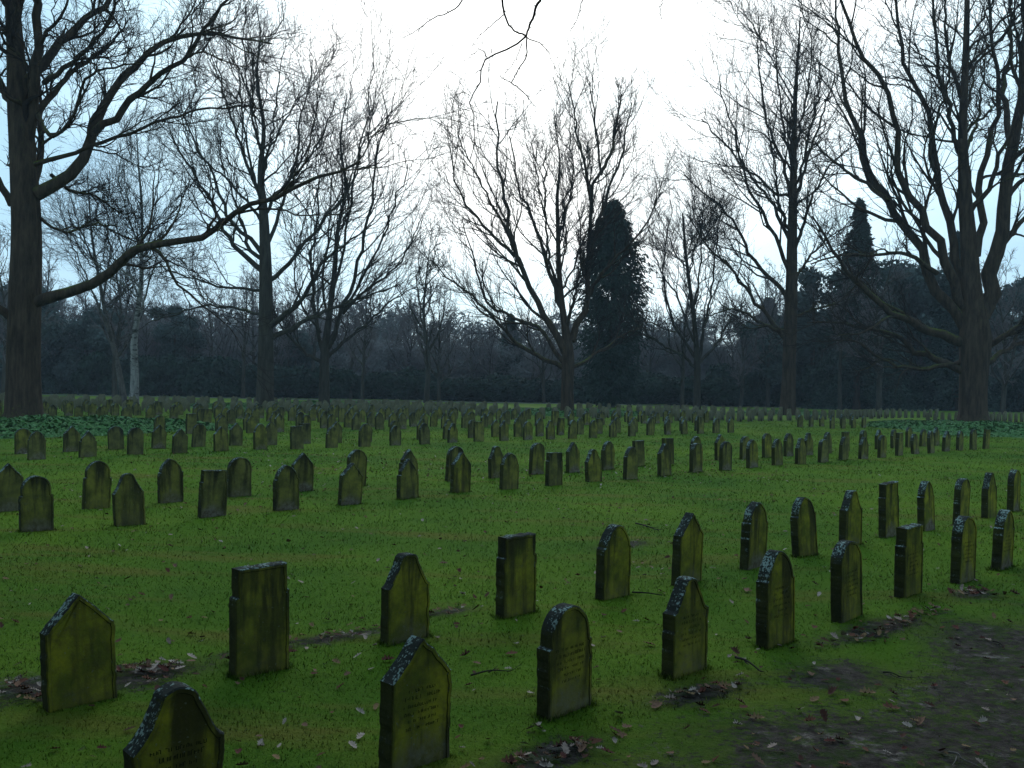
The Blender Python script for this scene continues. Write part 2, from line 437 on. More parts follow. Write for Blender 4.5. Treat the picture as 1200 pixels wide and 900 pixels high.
row1 = [(-1.225, 3.42, 'c', .565), (-.41, 4.18, 'g', .575), (.31, 4.9, 'R', .565), (1.07, 5.56, 's', .57), (1.82, 6.27, 'l', .64), (2.57, 7.0, 'r', .59), (3.35, 7.74, 'b', .58), (4.12, 8.38, 'r', .59), (4.84, 9.07, 'l', .58)]
R2 = [(-2.22, 4.82), (-1.46, 5.46), (-0.69, 6.23), (0.06, 6.92), (0.86, 7.61), (1.58, 8.2), (2.34, 8.85), (3.06, 9.54), (3.8, 10.29), (4.5, 10.95), (5.23, 11.59), (6.05, 12.39), (6.77, 13.05), (7.49, 13.74)]
k2 = 'gbcblgllsblrsr'; h2 = [.57, .63, .59, .595, .60, .625, .625, .61, .62, .64, .62, .62, .63, .62]
R3 = [(-5.24, 10.24), (-4.49, 10.93), (-3.77, 11.7), (-2.99, 12.35), (-2.27, 13.09), (-1.52, 13.74), (-0.78, 14.49), (-0.02, 15.22), (0.75, 15.89), (1.5, 16.6), (2.25, 17.34), (3.01, 18.05), (3.77, 18.77), (4.53, 19.48), (5.28, 20.17), (6.02, 20.84), (6.75, 21.51), (7.52, 22.23), (8.29, 23.01), (9.07, 23.76), (9.79, 24.37), (10.54, 25.07), (11.29, 25.78), (12.05, 26.48), (12.8, 27.18), (13.55, 27.88), (14.31, 28.59), (15.06, 29.29)]
k3 = 'Rcblgtglbclgrrllcrlsrbllglrb'
R4 = [(-6.42, 11.8), (-5.55, 12.39), (-4.81, 13.1), (-4.04, 13.78), (-3.3, 14.65), (-2.55, 15.27), (-1.75, 15.81), (-1.01, 16.48), (-0.25, 17.21), (0.5, 17.93), (1.26, 18.64), (2.03, 19.36), (2.78, 20.07), (3.55, 20.86), (4.3, 21.51), (5.03, 22.16), (5.79, 22.86), (6.54, 23.57), (7.29, 24.24), (8.04, 24.94)]
R4 += [(8.04 + .753 * i, 24.94 + .702 * i) for i in range(1, 9)]
k4 = 'gRlrgrtrcrglbblgrrlslbrglrlg'
k5 = 'ltrgglbllllsbgl'; k6 = 'rgrgrglbglr'
def seq(c, s0, n, kk, skip=(32.2, 39.5)):
    out = []
    for i in range(n):
        s_ = s0 + 1.0302 * i
        if skip and skip[0] < s_ < skip[1]: continue
        p = DV * s_ + NV * c
        out.append((p[0], p[1], kk[i] if i < len(kk) else rng.choice(list('ggrrRlllcbsp')), rng.uniform(.56, .64)))
    return out
BEDS = [(-16, 31.5, 5.6, 6.6), (3.4, 59.5, 5.2, 5.2), (26.5, 45, 9.3, 9), (-13, 71, 5, 4.5), (-16.2, 60, 5, 3.6), (20.5, 69.5, 3.5, 3)]
def inbed(x, y, f=1.0): return any(((x - a) / rx) ** 2 + ((y - b) / ry) ** 2 < f for a, b, rx, ry in BEDS)
rows = [row1, [(x, y, k, h) for (x, y), k, h in zip(R2, k2, h2)],
        [(x, y, k, rng.uniform(.57, .63)) for (x, y), k in zip(R3, k3)], [(x, y, k, rng.uniform(.57, .63)) for (x, y), k in zip(R4, k4)],
        seq(-21.1, 5.99, 60, k5), seq(-22.86, 6.206 - 1.03, 62, 'g' + k6)]
for c, s0 in ((-28.35, 7.3), (-30.0, 7.0), (-34.6, 7.6), (-36.2, 8.1), (-39.4, 8.3), (-41.0, 9.0), (-44.2, 9.6), (-45.8, 9.1), (-49, 10), (-50.6, 10.4), (-53.8, 11), (-55.4, 11.3), (-58.6, 11.9), (-60.2, 12.2), (-63.4, 12.6), (-65, 13), (-68.2, 13.2), (-69.8, 13.6), (-73, 13.1), (-74.6, 12.7)):
    rows.append(seq(c, s0 - 4, 95, '', None))
ordn = ['first', 'second', 'third', 'fourth', 'fifth', 'sixth', 'seventh', 'eighth', 'ninth', 'tenth', 'eleventh', 'twelfth', 'thirteenth', 'fourteenth', 'fifteenth', 'sixteenth', 'seventeenth', 'eighteenth', 'nineteenth', 'twentieth']
def ordinal(i):
    if i < 20: return ordn[i]
    n = i + 1; return '%d%s' % (n, 'th' if n % 100 in (11, 12, 13) else {1: 'st', 2: 'nd', 3: 'rd'}.get(n % 10, 'th'))
rowname = ['nearest row beside the muddy path', 'second row from the path', 'third row, front of the middle pair', 'fourth row, back of the middle pair', 'fifth row, front of the next pair', 'sixth row, back of the next pair']
topname = {'g': 'gable-topped', 's': 'steep gabled', 'b': 'flat-topped square', 'r': 'round-topped', 'R': 'round-topped shouldered', 'l': 'bell-topped', 'c': 'chamfered-top', 'p': 'pointed-arch', 't': 'stepped-gable'}
look1 = {0: 'mossy chamfered gravestone cut off by the lower edge, white lichen on its rim',
         1: 'nearest complete gravestone, gable-topped, pale lichen strip down its left slope',
         2: 'olive round-topped shouldered gravestone with raised rim and frosty lichen crown',
         3: 'yellow-green steep gabled gravestone in the nearest row with dark left side',
         4: 'tall bell-topped gravestone with speckled grey rim and left shoulder ledge, nearest row',
         5: 'round-topped gravestone leaning slightly left with lichen cap, nearest row before the square one',
         6: 'flat-topped square gravestone in the nearest row beside the muddy path',
         7: 'round-topped gravestone next right of the nearest square one, dead leaves at its foot',
         8: 'bell-topped gravestone farthest right in the nearest row by the path'}
look2 = {0: 'broad gable-topped gravestone standing at the left edge, dark lichen on its left slope',
         1: 'tall flat-topped square gravestone, narrower above, second row left',
         2: 'chamfered-top gravestone just behind the nearest gabled one, brown stain at its foot',
         3: 'dark flat-topped square gravestone with pale foot behind the round-topped olive one',
         9: 'flat-topped square gravestone tilting left in the second row on the right'}
lean = {(0, 5): (-.01, -.045), (0, 7): (0, .045), (1, 9): (0, -.05), (1, 1): (0, -.02), (1, 3): (.02, -.02), (0, 1): (.015, .0)}
vis = []
for ri, row in enumerate(rows):
    k = 0
    for (x, y, kd, h) in row:
        u = 600 + FPX * x / max(y, .1)
        if y < 3 or y > 68 or u < -25 or u > 1225 or (ri >= 4 and inbed(x, y)): continue
        if abs(x - .3) < 1.2 and abs(y - 63) < 1: continue
        vis.append((y, ri, k, x, kd, h)); k += 1
order = sorted(range(len(vis)), key=lambda i: vis[i][0])
individual = set(order[:300])
cache = {}; farV = []; farQ = []; farT = []; nf = 0
NEARSTONES = []
for idx, (y, ri, k, x, kd, h) in enumerate(vis):
    z = float(H(x, y)); rz = ROT + rng.normal(0, .03)
    if idx in individual:
        if ri < 2: me = stone_mesh(K[kd], h, 2, 31 * ri + k)
        else:
            det = 2 if y < 17 else 1
            v = int(rng.integers(0, 2)); key = (kd, det, v)
            if key not in cache: cache[key] = stone_mesh(K[kd], .6 + (.015 if v else -.01), det, v + ord(kd))
            me = cache[key]
        ln = lean.get((ri, k), (rng.normal(0, .025), rng.normal(0, .024)))
        o = link('gravestone', me, None, (x, y, z), (ln[0], ln[1], rz))
        if ri >= 2:
            f = h / .6; o.scale = (float(rng.uniform(.96, 1.03)), 1, f)
        o['grime'] = float(np.clip((.05 if ri < 2 else .62 if ri < 4 else .8) + rng.normal(0, .14), 0, 1))
        tn = topname[kd]
        if ri == 0: lab = look1[k]
        elif ri == 1 and k in look2: lab = look2[k]
        elif ri < 6: lab = f'{tn} gravestone, {ordinal(k)} from the left in the {rowname[ri]}'
        else: lab = f'small dark {tn} gravestone, {ordinal(k)} from the left in the {ordinal(ri)} row back'
        grp = 'gravestones in rows on the lawn'
        tag(o, lab, 'gravestone', grp)
        if ri < 2: NEARSTONES.append((x, y, lab))
        if ri == 0:
            link('inscription', inscription(h, kd, seed=k), o)['kind'] = 'stuff'
    else:
        P = np.array(outline(K[kd], h)); P = P[::(1 if len(P) < 12 else 3)] if len(P) >= 12 else P
        if P[-1][1] > 0: P = np.vstack([P, [-.18, -.12]])
        n = len(P); c, s_ = math.cos(rz), math.sin(rz)
        A = np.stack([P[:, 0], np.full(n, -.06), P[:, 1]], -1); B = A + np.array((0, .12, 0))
        V = np.concatenate([A, B, [[0, -.06, h * .4]], [[0, .06, h * .4]]])
        W = np.stack([V[:, 0] * c - V[:, 1] * s_ + x, V[:, 0] * s_ + V[:, 1] * c + y, V[:, 2] + z], -1)
        farV.append(W); i = np.arange(n - 1)
        farQ.append(np.stack([i, i + n, i + n + 1, i + 1], -1)[:, ::-1] + nf)
        farT.append(np.stack([i, i + 1, np.full(n - 1, 2 * n)], -1)[:, ::-1] + nf)
        farT.append(np.stack([i + n, i + n + 1, np.full(n - 1, 2 * n + 1)], -1) + nf)
        nf += len(W)
def foot_tufts():
    out = []
    for (y, ri, k, x, kd, h) in vis:
        if y > 24: continue
        n = int(420 if y < 10 else 200); q = rng.random(n)
        side = rng.integers(0, 4, n)
        lx = np.where(side < 2, rng.uniform(-.19, .19, n), np.where(side == 2, .185, -.185) + rng.normal(0, .012, n))
        ly = np.where(side == 0, -.058, np.where(side == 1, .058, rng.uniform(-.06, .06, n))) + rng.normal(0, .012, n)
        X = x + lx * DV[0] + ly * -NV[0]; Y = y + lx * DV[1] + ly * -NV[1]
        hh = rng.uniform(.012, .05, n) * (.6 + .5 * math.sin(x * 7)); a = rng.uniform(0, 6.28, n)
        p = np.stack([X, Y, H(X, Y) - .003], -1); sd_ = np.stack([np.cos(a), np.sin(a), a * 0], -1) * (.0022 * max(1, y / 7))
        b = rng.uniform(0, 6.28, n); tip = p + np.stack([np.cos(b) * hh * .5, np.sin(b) * hh * .5, hh], -1)
        out.append(np.stack([p - sd_, p + sd_, tip], 1).reshape(-1, 3))
    return out
V = np.concatenate([LAWNV] + foot_tufts())
me = mesh_np('grass', V, tris=np.arange(len(V)).reshape(-1, 3), mat=G_BLADE, smooth=True)
T_ = V.reshape(-1, 3, 3); fn = norm(np.cross(T_[:, 1] - T_[:, 0], T_[:, 2] - T_[:, 0])); fn *= np.sign(fn[:, 2:3] + 1e-6)
me.normals_split_custom_set_from_vertices(np.repeat(norm(fn * .18 + np.array((0, 0, 1.))), 3, axis=0).tolist())
tag(link('grass', me), 'short mossy green grass of the lawn between the graves', 'grass', kind='stuff')
STONEF = flat('distant_sandstone', (.12, .115, .07))
if farV:
    me = mesh_np('distant_gravestones', np.concatenate(farV), np.concatenate(farT), np.concatenate(farQ), STONEF)
    tag(link('distant_gravestones', me), 'dense ranks of tiny grey-green gravestones at the far end of the lawn', 'gravestones', kind='stuff')

# ------------------------------------------------------------------ branches
def tubes(P, Rd, S):
    """P (N,K,3), Rd (N,K) -> verts, quads"""
    n, k, _ = P.shape
    if n == 0: return np.zeros((0, 3)), np.zeros((0, 4), int)
    T = np.empty_like(P); T[:, 1:-1] = P[:, 2:] - P[:, :-2]; T[:, 0] = P[:, 1] - P[:, 0]; T[:, -1] = P[:, -1] - P[:, -2]
    T = norm(T)
    ax = rng.normal(size=(n, 1, 3)); mean = norm(P[:, -1:] - P[:, :1]); ax = norm(ax - (ax * mean).sum(-1, keepdims=True) * mean)
    U = norm(ax - (ax * T).sum(-1, keepdims=True) * T); W = np.cross(T, U)
    a = np.arange(S) * 2 * np.pi / S
    ring = P[:, :, None] + (U[:, :, None] * np.cos(a)[None, None, :, None] + W[:, :, None] * np.sin(a)[None, None, :, None]) * Rd[:, :, None, None]
    V = ring.reshape(-1, 3)
    b = (np.arange(n) * k * S)[:, None, None] + (np.arange(k - 1) * S)[None, :, None] + np.arange(S)[None, None, :]
    nx = b - np.arange(S) + (np.arange(S) + 1) % S
    q = np.stack([b, nx, nx + S, b + S], -1).reshape(-1, 4)
    return V, q
def grow(P, Rd, nch, ratio, ang, K_, rmin, t0=.15, up=.12, jit=.22, rr=.6, maxlen=99, minlen=.15, taper_len=.55, out_=0., centre=None, prop=True):
    n, k, _ = P.shape
    Lp = np.linalg.norm(P[:, 1:] - P[:, :-1], axis=-1).sum(1)
    m = n * nch
    pi = np.repeat(np.arange(n), nch)
    t = (np.tile(np.arange(nch), n) + rng.random(m)) / nch * (1 - t0) + t0
    t = np.clip(t, 0, .985)
    if prop and n > 3:   # short parents carry fewer children
        pk = rng.random(m) < np.clip(Lp[pi] / np.percentile(Lp, 85), .25, 1); pi, t = pi[pk], t[pk]; m = len(pi)
    f = t * (k - 1); i = f.astype(int); fr = (f - i)[:, None]
    pos = P[pi, i] * (1 - fr) + P[pi, i + 1] * fr
    tan = norm(P[pi, i + 1] - P[pi, i]); rad = Rd[pi, i] * (1 - fr[:, 0]) + Rd[pi, i + 1] * fr[:, 0]
    pr = rng.normal(size=(m, 3)); pr[:, 2] += .25; pr = norm(pr - (pr * tan).sum(-1, keepdims=True) * tan)
    an = R(1) * rng.uniform(ang[0], ang[1], m)[:, None]
    d = tan * np.cos(an) + pr * np.sin(an)
    if out_ and centre is not None:
        o_ = pos - np.asarray(centre); o_[:, 2] = 0; d = d + out_ * norm(o_)
    ln = np.clip(Lp[pi] * ratio * (1 - taper_len * t) * rng.uniform(.6, 1.3, m), minlen, maxlen)
    st = (ln / (K_ - 1))[:, None]
    out = np.empty((m, K_, 3)); out[:, 0] = pos
    for j in range(1, K_):
        out[:, j] = out[:, j - 1] + norm(d) * st
        d = norm(d) + rng.normal(size=(m, 3)) * jit; d[:, 2] += up
    r0_ = np.maximum(np.minimum(rad * .85, rad * rr + .0), rmin)
    rd = r0_[:, None] * (1 - np.linspace(0, 1, K_) ** .8)[None] + rmin * .8
    return out, rd
def smooth_path(pts, n):
    pts = np.asarray(pts, float)
    if len(pts) == 2: pts = np.stack([pts[0], (pts[0] + pts[1]) / 2, pts[1]])
    pp = np.vstack([2 * pts[0] - pts[1], pts, 2 * pts[-1] - pts[-2]])
    seg = np.linalg.norm(pts[1:] - pts[:-1], axis=1); cum = np.concatenate([[0], np.cumsum(seg)]); out = []
    for s_ in np.linspace(0, cum[-1], n):
        i = min(np.searchsorted(cum, s_, 'right') - 1, len(seg) - 1); t = (s_ - cum[i]) / max(seg[i], 1e-6)
        a, b, c, d = pp[i], pp[i + 1], pp[i + 2], pp[i + 3]
        out.append(.5 * (2 * b + (c - a) * t + (2 * a - 5 * b + 4 * c - d) * t * t + (3 * b - a - 3 * c + d) * t ** 3))
    return np.array(out)
class Buf:
    def __init__(s): s.V = []; s.Q = []; s.n = 0
    def add(s, V, Q):
        s.V.append(V); s.Q.append(Q + s.n); s.n += len(V)
    def mesh(s, name, mat, origin=None, smooth=True):
        V = np.concatenate(s.V)
        if origin is not None: V = V - np.asarray(origin)
        return mesh_np(name, V, quads=np.concatenate(s.Q), mat=mat, smooth=smooth)
def trunk_tube(pts, rad, S=20, flare=1.5, seed=0, ridges=.05):
    P = smooth_path(pts, 34); n = len(P)
    _p = np.asarray([np.asarray(q, float) for q in pts]); _c = np.concatenate([[0], np.cumsum(np.linalg.norm(_p[1:] - _p[:-1], axis=1))])
    rr_ = np.interp(np.linspace(0, _c[-1], n), _c, rad)
    hgt = P[:, 2] - P[0, 2]; rr_ = rr_ * (1 + (flare - 1) * np.exp(-hgt / .45))
    V, Q = tubes(P[None], rr_[None], S)
    V = V.reshape(n, S, 3); a = np.arange(S) * 2 * np.pi / S
    lob = 1 + ridges * np.sin(a * 3 + seed)[None] + ridges * .7 * np.sin(a * 5 + seed * 2 + hgt[:, None] * .4)
    root = .22 * np.clip(np.sin(a * 5 + seed), 0, 1)[None] * np.exp(-hgt / .35)[:, None]
    V = P[:, None] + (V - P[:, None]) * (lob + root)[..., None]
    P[:, 2]
    return V.reshape(-1, 3), Q, P, rr_
def tree(name, label, Y, trunk, limbs, lv=(9, 8, 8, 2), bark=BARK, extra=5, rmin=.008, seed=1, group=None, cat='tree', uplim=.10, len1=.42, jit=.2, extra_len=.30, l3=(.55, 5)):
    """trunk: [(px,py,width px)...]; limbs: [(w0,w1,depth offset m,[(px,py)...])]"""
    global rng
    rng = np.random.default_rng(seed)
    base = at(trunk[0][0], trunk[0][1], Y); base[2] = float(H(base[0], base[1]))
    root = empty(name, tuple(base)); tag(root, label, cat, group)
    sc = Y / FPX
    tp = [at(px, py, Y) for px, py, w_ in trunk]; tp[0] = base - np.array((0, 0, .25))
    tr = [w_ / 2 * sc for _, _, w_ in trunk]
    V, Q, TP, TR = trunk_tube(tp, tr, 22 if Y < 60 else 16, 1.25, seed)
    b = Buf(); b.add(V, Q)
    link('trunk', b.mesh('trunk', bark, base), root)
    Ls = []
    for w0, w1, dd, pts in limbs:
        n = len(pts)
        q_ = [at(px, py, Y + dd * (i / (n - 1)) ** 1.1) for i, (px, py) in enumerate(pts)]
        P = smooth_path(q_, 18)
        d = rng.normal(0, 1, (18, 3)) * .006 * np.linalg.norm(P[-1] - P[0]); d[0] = 0
        P = P + d
        rad = (w0 + (w1 - w0) * np.linspace(0, 1, 18) ** .75) / 2 * sc
        Ls.append((P, rad))
    # limbs growing towards and away from the viewer, off the upper two thirds of the trunk
    if extra:
        kk = len(TP)
        for i in range(extra):
            t = rng.uniform(.38, .92); j = int(t * (kk - 2)); p0 = TP[j]
            s_ = 1 if i % 2 else -1
            d = np.array((rng.uniform(-1, 1), s_ * rng.uniform(.4, 1.0), rng.uniform(.5, 1.3))); d /= np.linalg.norm(d)
            Lt = np.linalg.norm(TP[-1] - TP[0]) * extra_len * rng.uniform(.8, 1.3)
            pts = [p0]
            for _ in range(5):
                pts.append(pts[-1] + d * Lt / 5); d = d + rng.normal(0, .18, 3); d[2] += .12; d /= np.linalg.norm(d)
            P = smooth_path(pts, 18); P[1:] += rng.normal(0, .008, (17, 3)) * Lt; rad = np.linspace(TR[j] * .40, .02, 18); Ls.append((P, rad))
    tw = Buf()
    for P, rad in Ls:
        b = Buf(); V, Q = tubes(P[None], rad[None], 8); b.add(V, Q)
        P1, R1 = grow(P[None], rad[None], lv[0] + 2, len1, (18, 46), 12, rmin * 1.3, .14, uplim, jit * .85, .50, taper_len=.25, out_=.18, centre=base)
        V, Q = tubes(P1, R1, 5); b.add(V, Q)
        link('limb', b.mesh('limb', bark, base), root)
        P2, R2_ = grow(P1, R1, lv[1] + 2, .50, (18, 48), 8, rmin, .10, uplim * .8, jit * .8, .55, taper_len=.2, out_=.15, centre=base)
        V, Q = tubes(P2, R2_, 4); tw.add(V, Q)
        P3, R3_ = grow(P2, R2_, lv[2] + 1, l3[0], (18, 48), 4, rmin * .7, .1, uplim * .6, jit * .8, .6, minlen=.3, taper_len=.15, out_=.1, centre=base)
        V, Q = tubes(P3, R3_, 3); tw.add(V, Q)
        if lv[3]:
            P4, R4_ = grow(P3, R3_, lv[3] + 1, .65, (18, 50), 2, rmin * .6, .2, .02, jit, .65, minlen=.25, taper_len=.2)
            V, Q = tubes(P4, R4_, 3); tw.add(V, Q)
    # branches straight off the upper trunk
    P1, R1 = grow(TP[None, len(TP) // 2:], TR[None, len(TP) // 2:], 12, .42, (22, 50), 9, rmin, 0, uplim, jit, .38, taper_len=.4)
    P2, R2_ = grow(P1, R1, 6, .45, (22, 50), 6, rmin * .8, .1, uplim, jit, .55)
    P3, R3_ = grow(P2, R2_, 5, .45, (22, 50), 4, rmin * .7, .1, uplim, jit, .55)
    tw.add(*tubes(P1, R1, 4)); tw.add(*tubes(P2, R2_, 3)); tw.add(*tubes(P3, R3_, 3))
    o = link('twigs', tw.mesh('twigs', TWIG, base, False), root); o['kind'] = 'stuff'
    return root

# ---- left oak
tree('bare_oak', 'massive bare oak at the left edge with a long mossy low limb reaching right', 35,
     [(28, 500, 40), (27, 440, 37), (28, 360, 35), (30, 280, 33), (28, 225, 31), (25, 170, 28), (21, 120, 24), (18, 60, 19), (14, 0, 16), (10, -90, 11), (8, -170, 4)],
     [(15, 2.5, -3, [(38, 355), (75, 345), (110, 330), (135, 312), (150, 296), (175, 288), (220, 282), (250, 268), (270, 250), (300, 238), (340, 225), (380, 208), (420, 192)]),
      (17, 2, 2.5, [(42, 228), (75, 208), (95, 190), (108, 160), (120, 125), (135, 100), (150, 85), (175, 65), (192, 48), (230, 40), (270, 43), (320, 55)]),
      (10, 2, -2, [(110, 156), (135, 138), (155, 115), (190, 85), (220, 65), (240, 35), (262, 8), (290, -30)]),
      (13, 3, 3, [(33, 95), (60, 62), (85, 35), (110, 15), (130, 0), (150, -30), (160, -80)]),
      (7, 2, -3, [(52, 97), (75, 82), (98, 62), (112, 45), (128, 22), (133, -5), (140, -60)]),
      (6, 1.5, 1, [(40, 193), (70, 184), (105, 171), (140, 160), (165, 152), (190, 141), (235, 128), (310, 125)]),
      (13, 8, -1, [(28, 195), (38, 120), (45, 60), (40, 0), (38, -70), (45, -140)]),
      (5, 1.5, 4, [(60, 205), (80, 222), (105, 228), (125, 238), (140, 252)]),
      (4, 1.2, 3, [(42, 250), (75, 272), (110, 262), (150, 280), (200, 300)]),
      (6, 1.5, -4, [(42, 130), (60, 160), (85, 135), (100, 95), (125, 80), (170, 75)]),
      (11, 3, -2, [(18, 380), (0, 362), (-40, 350), (-100, 345), (-160, 320)]),
      (9, 3, 1, [(14, 240), (-20, 190), (-60, 150), (-120, 120)]),
      (8, 3, 3, [(14, 120), (-12, 80), (-50, 40), (-90, -20)])],
     lv=(9, 6, 4, 1), seed=11, extra=7, rmin=.007, len1=.38, uplim=.03, jit=.26)
# ---- second tree
tree('bare_tree', 'bare spreading tree left of centre with low curved limbs', 58,
     [(310, 482, 21), (311, 420, 18), (311, 380, 17), (311, 330, 15), (310, 280, 12), (308, 240, 10), (305, 200, 6.5), (309, 150, 4.5), (301, 90, 3), (305, 40, 1.6), (300, 5, 1)],
     [(8, 1.5, -4, [(314, 385), (335, 368), (355, 350), (368, 325), (380, 305), (396, 290), (430, 268)]),
      (7, 1.2, 3, [(316, 397), (345, 383), (375, 368), (400, 357), (432, 345), (470, 335)]),
      (7, 1.2, -3, [(308, 318), (280, 293), (262, 270), (250, 240), (235, 215), (215, 185), (200, 155)]),
      (6, 1.2, 4, [(309, 300), (290, 278), (270, 256), (255, 225), (245, 195), (225, 160), (208, 115)]),
      (4, 1, -2, [(306, 340), (270, 338), (235, 328), (200, 318), (165, 296)]),
      (4, 1, 4, [(303, 368), (275, 362), (240, 358), (205, 370), (170, 378)]),
      (5, 1.2, 3, [(314, 285), (325, 255), (335, 225), (345, 190), (355, 140), (366, 70)]),
      (4.5, 1.2, -4, [(312, 250), (325, 225), (350, 200), (375, 165), (392, 120)]),
      (5, 1.2, 2, [(307, 232), (290, 190), (275, 150), (262, 110), (250, 55)]),
      (4, 1.2, -5, [(308, 242), (295, 200), (285, 140), (280, 75)]),
      (3.5, 1, 3, [(306, 205), (318, 160), (325, 110), (335, 50)]),
      (6, 1.3, -1, [(314, 330), (340, 308), (360, 283), (385, 252), (408, 222), (422, 180)]),
      (4, 1, 5, [(306, 260), (285, 230), (262, 205), (235, 180), (225, 130)]),
      (3, 1, 0, [(304, 170), (292, 120), (286, 60), (288, 10)])],
     lv=(8, 5, 4, 1), seed=12, extra=7, len1=.46, uplim=.08, bark=BARK2)
# ---- third tree
tree('bare_tree', 'bare vase-shaped tree right behind the left-centre tree with upright sweeping limbs', 64,
     [(380, 478, 13), (380, 440, 11.5), (381, 412, 10), (386, 370, 7), (392, 320, 6), (396, 270, 4.5), (405, 220, 3.2), (399, 165, 2), (407, 110, 1)],
     [(5, 1, -3, [(378, 425), (360, 415), (342, 398), (328, 380), (318, 355)]),
      (5, 1.2, 3, [(378, 412), (370, 370), (365, 330), (368, 280), (374, 225), (370, 170)]),
      (6, 1.2, -2, [(383, 410), (400, 370), (415, 330), (425, 285), (435, 230), (442, 180), (452, 110)]),
      (5, 1, 3, [(383, 420), (410, 395), (435, 375), (462, 350), (490, 335)]),
      (5, 1.2, 1, [(386, 400), (410, 352), (438, 302), (462, 245), (478, 190)]),
      (4, 1, -4, [(390, 350), (402, 300), (410, 240), (420, 180), (434, 120), (437, 65)]),
      (4, 1, 4, [(386, 380), (378, 330), (384, 280), (388, 210), (390, 150)]),
      (4, 1, -1, [(402, 368), (428, 340), (455, 322), (480, 290), (490, 260)]),
      (3, 1, -3, [(376, 390), (355, 360), (345, 320), (352, 270)])],
     lv=(8, 5, 4, 1), seed=13, extra=6, len1=.48, uplim=.10, bark=BARK2)
# ---- centre tree
tree('bare_tree', 'centre bare tree, many thin upright limbs fanning from one low fork', 58,
     [(665, 490, 16), (665, 455, 14), (666, 425, 15), (665, 405, 13), (662, 380, 8), (658, 350, 7), (655, 310, 6), (654, 270, 5), (653, 230, 4), (656, 190, 2), (649, 135, 1)],
     [(6, 1.2, -3, [(661, 432), (640, 421), (613, 408), (598, 396), (587, 380), (572, 366), (558, 352), (540, 338), (520, 322), (506, 305)]),
      (6, 1.2, 3, [(660, 424), (647, 407), (633, 384), (600, 371), (580, 362), (568, 348), (563, 330), (557, 307), (547, 280), (542, 258)]),
      (10, 1.5, -1, [(663, 415), (650, 387), (634, 367), (623, 343), (613, 317), (606, 300), (600, 280), (596, 253), (591, 220), (584, 180), (580, 120)]),
      (5, 1.2, -4, [(612, 312), (602, 297), (585, 283), (567, 264), (550, 245), (537, 223), (531, 195), (526, 170)]),
      (4, 1, 3, [(606, 300), (588, 262), (572, 232), (556, 200), (545, 180), (536, 155)]),
      (7, 1.4, 3, [(663, 395), (658, 367), (650, 342), (640, 310), (633, 288), (626, 262), (612, 230), (604, 200), (598, 160)]),
      (5, 1.2, -3, [(664, 385), (672, 353), (680, 318), (684, 300)]),
      (9, 1.2, 2, [(670, 400), (680, 370), (686, 347), (690, 300), (692, 260), (697, 217), (703, 205), (700, 167), (693, 117), (688, 95)]),
      (5, 1.2, -2, [(694, 250), (688, 210), (680, 175), (675, 150), (667, 98)]),
      (6, 1.2, 3, [(690, 310), (698, 270), (707, 240), (718, 215), (728, 180), (735, 145), (742, 120)]),
      (5, 1.2, -4, [(688, 350), (700, 330), (716, 308), (734, 290), (750, 272), (765, 248), (775, 225)]),
      (5, 1.2, 0, [(704, 205), (716, 178), (722, 150), (728, 110)]),
      (5, 1, 4, [(672, 430), (690, 420), (712, 405), (735, 390), (758, 384)]),
      (4, 1.2, -5, [(656, 340), (645, 310), (640, 270), (638, 220), (640, 170)]),
      (4, 1, 5, [(655, 280), (665, 240), (672, 200), (668, 150)])],
     lv=(9, 6, 5, 1), seed=14, extra=5, len1=.38, uplim=.12, jit=.13, bark=BARK)
# ---- fifth tree
tree('bare_tree', 'slender bare tree right of the dark conifer with a fan of thin limbs', 70,
     [(817, 484, 8.5), (817, 450, 8), (817, 425, 8), (815, 390, 5.5), (810, 350, 4.5), (804, 300, 3.5), (800, 250, 2)],
     [(4, 1, -3, [(814, 430), (800, 417), (780, 406), (760, 392), (742, 375)]),
      (4, 1, 3, [(815, 420), (795, 390), (782, 355), (776, 320), (780, 280), (788, 235)]),
      (4, 1, -1, [(819, 422), (826, 380), (835, 335), (840, 285), (846, 240)]),
      (4, 1, 3, [(820, 425), (840, 402), (856, 375), (875, 355)]),
      (3.5, 1, -4, [(817, 410), (812, 370), (820, 320), (822, 270), (826, 225)]),
      (3, 1, 4, [(813, 400), (795, 350), (770, 310), (762, 270)])],
     lv=(8, 5, 4, 1), seed=15, extra=7, len1=.50, uplim=.1, bark=BARK2)
